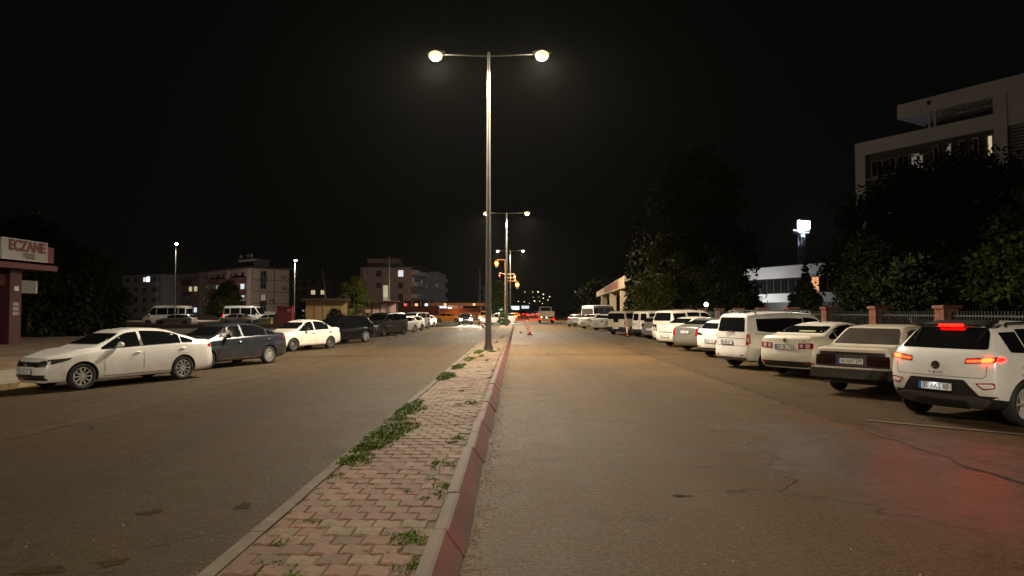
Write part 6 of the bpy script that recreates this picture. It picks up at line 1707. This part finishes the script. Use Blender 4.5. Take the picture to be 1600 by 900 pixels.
# small stone on the road
b = MB(); b.ball((0, 0, .06), .10, .08, .07, 8, 6); tag(b.build('stone', CONC, None, (.25, 55, 0)), 'small dark stone lying left of the striped board', 'stone')

# ------------------------------------------------------------------ person by the kiosk
def person(loc, rz, label):
    V = [(0, 0, .95), (0, 0, 1.15), (0, 0, 1.40), (0, 0, 1.52), (0, -.01, 1.66),
         (-.10, 0, .90), (-.11, -.02, .50), (-.11, .02, .09), (-.11, -.12, .05),
         (.10, 0, .90), (.12, .02, .50), (.13, .05, .09), (.14, -.09, .05),
         (-.19, 0, 1.42), (-.24, .02, 1.14), (-.22, -.08, .90), (-.22, -.10, .82),
         (.19, 0, 1.42), (.24, .02, 1.14), (.22, -.08, .90), (.22, -.10, .82)]
    E_ = [(0, 1), (1, 2), (2, 3), (3, 4), (0, 5), (5, 6), (6, 7), (7, 8), (0, 9), (9, 10), (10, 11), (11, 12), (2, 13), (13, 14), (14, 15), (15, 16), (2, 17), (17, 18), (18, 19), (19, 20)]
    rad = [.15, .14, .15, .06, .10, .09, .065, .05, .04, .09, .065, .05, .04, .065, .05, .04, .03, .065, .05, .04, .03]
    me = bpy.data.meshes.new('person'); me.from_pydata(V, E_, [])
    o_ = bpy.data.objects.new('tmp', me); link(o_)
    sk = o_.modifiers.new('s', 'SKIN'); 
    for i, v in enumerate(me.skin_vertices[0].data): v.radius = (rad[i], rad[i] * .8); v.use_root = (i == 0)
    sb_ = o_.modifiers.new('d', 'SUBSURF'); sb_.levels = 1
    dg_ = bpy.context.evaluated_depsgraph_get(); dg_.update(); m2 = bpy.data.meshes.new_from_object(o_.evaluated_get(dg_)); bpy.data.objects.remove(o_)
    p_ = obj('person', m2, mat('dark_clothes', (.02, .02, .025), .8), None, loc, rz); tag(p_, label, 'person')
    b = MB(); b.ball((0, -.03, 1.68), .095, .105, .125); b.build('head', mat('skin', (.35, .22, .16), .6), p_)
    b = MB(); b.ball((0, .0, 1.72), .10, .11, .10); b.build('hair', INK, p_)
person((-26.2, 74, 0), R(30), 'person in dark clothes standing between the yellow bin and the red kiosk')

# ------------------------------------------------------------------ trees
LD = leafmat('leaf_dark', (.007, .011, .003), (.020, .026, .007)); LO = leafmat('leaf_olive', (.048, .060, .008), (.115, .130, .020)); LPINE = leafmat('leaf_pine', (.012, .017, .004), (.034, .042, .009)); LLIT = leafmat('leaf_fresh', (.045, .085, .018), (.10, .15, .035))  # dark leaves hold crown shade, olive leaves hold lamp light in their colour
BARK = mat('bark', (.07, .05, .035), .9, noise_amt=.3, nscale=8, bump=.5, bscale=20)
def leaves(clumps, per, size, flat=.0):
    """clumps: (x, y, z, r); leaf quads spread through each clump's volume"""
    C_ = np.array(clumps); K = len(C_)
    n = (per * (C_[:, 3] / C_[:, 3].mean()) ** 2).astype(int)
    idx = np.repeat(np.arange(K), n); N_ = len(idx)
    d = rng.normal(size=(N_, 3)); d /= np.linalg.norm(d, axis=1)[:, None]
    rr = C_[idx, 3] * rng.random(N_) ** .45 * (1 + .25 * rng.normal(size=N_))
    p = C_[idx, :3] + d * rr[:, None] * np.array([1, 1, .8])
    a = rng.normal(size=(N_, 3)); a[:, 2] *= (1 - flat); a /= np.linalg.norm(a, axis=1)[:, None]
    t = rng.normal(size=(N_, 3)); c = np.cross(a, t); c /= np.linalg.norm(c, axis=1)[:, None]
    s = size * rng.uniform(.55, 1.35, N_)
    q0 = p - a * s[:, None]; q1 = p + c * (s * .45)[:, None]; q2 = p + a * s[:, None]; q3 = p - c * (s * .45)[:, None]
    V = np.stack([q0, q1, q2, q3], 1).reshape(-1, 3)
    me = bpy.data.meshes.new('crown'); me.vertices.add(len(V)); me.vertices.foreach_set('co', V.ravel().astype(np.float32))
    me.loops.add(N_ * 4); me.loops.foreach_set('vertex_index', np.arange(N_ * 4, dtype=np.int32))
    me.polygons.add(N_); me.polygons.foreach_set('loop_start', np.arange(0, N_ * 4, 4, dtype=np.int32))
    me.update(calc_edges=True); me.validate(); return me
def limbs(b, base, tips, r):
    for t in tips:
        base_, t_ = Vector(base), Vector(t)
        mid = base_.lerp(t_, .5) + Vector((random.uniform(-.1, .1), random.uniform(-.1, .1), .12)) * (t_ - base_).length
        b.tube(base_, mid, r, r * .65, 6, False); b.tube(mid, t_, r * .65, r * .2, 6, False)
def broad_tree(x, y, H, cr, label, m, name='broadleaf_tree', low=.25, n=26, per=420, size=.16, grp=None, seed=0, sq=1.):
    random.seed(seed)
    r = thing(name, (x, y, 0), random.uniform(0, 6), label, 'tree', grp)
    b = MB(); zt = H * .62
    b.tube((0, 0, -.1), (.1, .05, H * .3), .035 * H * .55, .026 * H * .5, 10, False); b.tube((.1, .05, H * .3), (0, .1, zt), .026 * H * .5, .012 * H * .5, 8, False)
    cl = []
    for i in range(n):
        z = H * (low + (1 - low) * (i + .5) / n); f = (z / H - low) / (1 - low)
        prof_ = math.sin(math.pi * min(1, (.12 + .88 * f) ** .75)) ** .6
        a = i * 2.4 + random.uniform(-.5, .5); rad = cr * prof_ * math.sqrt(random.uniform(.15, 1))
        cl.append((rad * math.cos(a), rad * math.sin(a) * sq, z - .06 * H, cr * random.uniform(.22, .42)))
    limbs(b, (.08, .05, H * .28), [c[:3] for c in cl[::2]], .012 * H * .5)
    b.build('trunk', BARK, r)
    obj('crown', leaves(cl, per, size), m, r); return r
def conifer(x, y, H, cr, label, m, name='conifer_tree', per=200, size=.20, tiers=16, grp=None, seed=0, pw=.9, low=.06):
    random.seed(seed)
    r = thing(name, (x, y, 0), random.uniform(0, 6), label, 'tree', grp)
    b = MB(); b.tube((0, 0, -.1), (0, 0, H * .96), .016 * H, .003 * H, 8, False)
    cl = []
    for t in range(tiers):
        f = t / (tiers - 1); z = H * (low + (.97 - low) * f); rad = cr * (1 - f) ** pw + .12
        k = max(3, int(8 * (1 - f) + 3))
        for i in range(k):
            a = 2 * math.pi * i / k + t * 1.3 + random.uniform(-.25, .25)
            for q in ((.45, .85) if rad > .9 else (.6,)):
                rq = rad * q * random.uniform(.8, 1.15); cl.append((rq * math.cos(a), rq * math.sin(a), z - .12 * rad * q + random.uniform(-.15, .15), max(.18, rad * .30)))
            if i % 2 == 0 and rad > .8: b.tube((0, 0, z), (rad * .9 * math.cos(a), rad * .9 * math.sin(a), z - .1 * rad), .03, .01, 5, False)
    b.build('trunk', BARK, r); obj('crown', leaves(cl, per, size, .2), m, r); return r
GT = 'trees in the hospital garden'
# big pine mass left of the floodlight
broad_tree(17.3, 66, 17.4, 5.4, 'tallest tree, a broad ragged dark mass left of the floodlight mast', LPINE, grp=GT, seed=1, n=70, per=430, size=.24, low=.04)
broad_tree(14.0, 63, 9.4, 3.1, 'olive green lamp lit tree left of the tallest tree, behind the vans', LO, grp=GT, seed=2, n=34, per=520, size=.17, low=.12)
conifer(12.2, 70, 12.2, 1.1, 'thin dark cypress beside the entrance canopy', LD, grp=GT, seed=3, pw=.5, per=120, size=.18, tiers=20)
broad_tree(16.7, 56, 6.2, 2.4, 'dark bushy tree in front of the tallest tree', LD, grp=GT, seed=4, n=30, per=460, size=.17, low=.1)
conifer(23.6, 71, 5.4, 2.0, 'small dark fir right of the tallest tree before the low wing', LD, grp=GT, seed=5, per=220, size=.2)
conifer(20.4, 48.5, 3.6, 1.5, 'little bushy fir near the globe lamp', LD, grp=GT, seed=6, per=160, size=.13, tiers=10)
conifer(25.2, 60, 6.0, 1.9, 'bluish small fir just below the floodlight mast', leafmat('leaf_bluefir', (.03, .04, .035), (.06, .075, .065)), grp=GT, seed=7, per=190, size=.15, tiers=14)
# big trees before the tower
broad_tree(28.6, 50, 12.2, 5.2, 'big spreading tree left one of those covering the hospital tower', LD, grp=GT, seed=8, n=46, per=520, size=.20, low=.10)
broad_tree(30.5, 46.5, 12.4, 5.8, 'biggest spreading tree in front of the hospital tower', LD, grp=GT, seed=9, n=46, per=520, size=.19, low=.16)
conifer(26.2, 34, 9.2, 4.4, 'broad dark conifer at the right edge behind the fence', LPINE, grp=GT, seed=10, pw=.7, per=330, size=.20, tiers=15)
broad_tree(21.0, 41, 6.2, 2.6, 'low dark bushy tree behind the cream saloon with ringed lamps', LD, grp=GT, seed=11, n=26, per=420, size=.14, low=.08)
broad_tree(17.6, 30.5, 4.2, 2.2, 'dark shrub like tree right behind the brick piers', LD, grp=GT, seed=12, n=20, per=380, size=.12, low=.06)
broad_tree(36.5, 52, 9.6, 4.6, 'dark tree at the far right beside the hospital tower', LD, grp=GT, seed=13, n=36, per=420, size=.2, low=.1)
# along the far right of the road
for i, (x, y, H, c_) in enumerate(((13.5, 122, 7.2, 3.0), (17.0, 128, 8.6, 3.4), (14.5, 150, 7.0, 3.4), (19.5, 112, 8.0, 3.0))):
    broad_tree(x, y, H, c_, ['small dark tree left of the entrance canopy', 'taller dark tree left of the entrance canopy', 'farthest dark tree above the red barriers', 'dark tree directly behind the canopy fascia'][i], LD, grp='trees along the far right kerb', seed=20 + i, n=22, per=260, size=.22, low=.1)
# median tree and bush
broad_tree(-3.1, 108, 6.6, 1.9, 'green round topped tree between the median poles', LLIT, seed=30, n=34, per=420, size=.15, low=.12)
broad_tree(-1.9, 86, 1.6, .65, 'low bright green bush at the end of the median', LLIT, name='bush', seed=31, n=14, per=260, size=.07, low=.05)
# left side
for i, (x, y, H, c_) in enumerate(((-34.5, 48, 8.0, 4.0), (-39, 55, 8.6, 4.2), (-31.8, 50.0, 6.2, 2.4), (-44.5, 66, 8.2, 3.6))):
    broad_tree(x, y, H, c_, ['large black looking tree just right of the pharmacy', 'large dark tree behind the one beside the pharmacy', 'lower dark tree at the edge of the minibus lot', 'dark tree over the left minibus'][i], LD, grp='dark trees right of the pharmacy', seed=40 + i, n=36, per=420, size=.2, low=.06)
broad_tree(-39.4, 92, 5.7, 2.2, 'olive tree in front of the long apartment block over the right minibus', LO, seed=50, n=24, per=380, size=.16, low=.28)
broad_tree(-21.5, 90, 6.4, 1.9, 'pointed dark green tree behind the ochre hut', LO, seed=51, n=24, per=320, size=.15, low=.15)
broad_tree(-30.0, 98, 3.2, 2.2, 'dark hedge like bush left of the red kiosk', LD, name='bush', seed=52, n=20, per=320, size=.13, low=.05)
broad_tree(-19.3, 72, 2.0, 1.2, 'small bush at the foot of the ochre hut', LD, name='bush', seed=53, n=14, per=260, size=.09, low=.03)
b = MB(); b.ball((0, 0, 2.2), .14); o = thing('garden_or_fill_lamp', (-41.6, 62, 0), 0, 'small white lamp glowing between the dark trees right of the pharmacy', 'lamp')
b.build('globe', litmat('small_globe', (.9, .95, 1), 8), o); b = MB(); b.tube((0, 0, 0), (0, 0, 2.1), .04); b.build('pole', IRON, o)
random.seed(99)

# ------------------------------------------------------------------ thin haze volume added to make the street lamps glow
hz = MB(); hz.box(-1600, 1600, -300, 2600, -1.1, 36)
hm = bpy.data.materials.new('haze'); hm.use_nodes = True
nt = hm.node_tree; nt.nodes.remove(nt.nodes['Principled BSDF'])
pv_ = nt.nodes.new('ShaderNodeVolumePrincipled'); pv_.inputs['Color'].default_value = (.95, .95, .90, 1); pv_.inputs['Density'].default_value = .000042; pv_.inputs['Anisotropy'].default_value = .7
nt.links.new(pv_.outputs['Volume'], nt.nodes['Material Output'].inputs['Volume'])
tag(hz.build('haze', hm), kind='stuff')
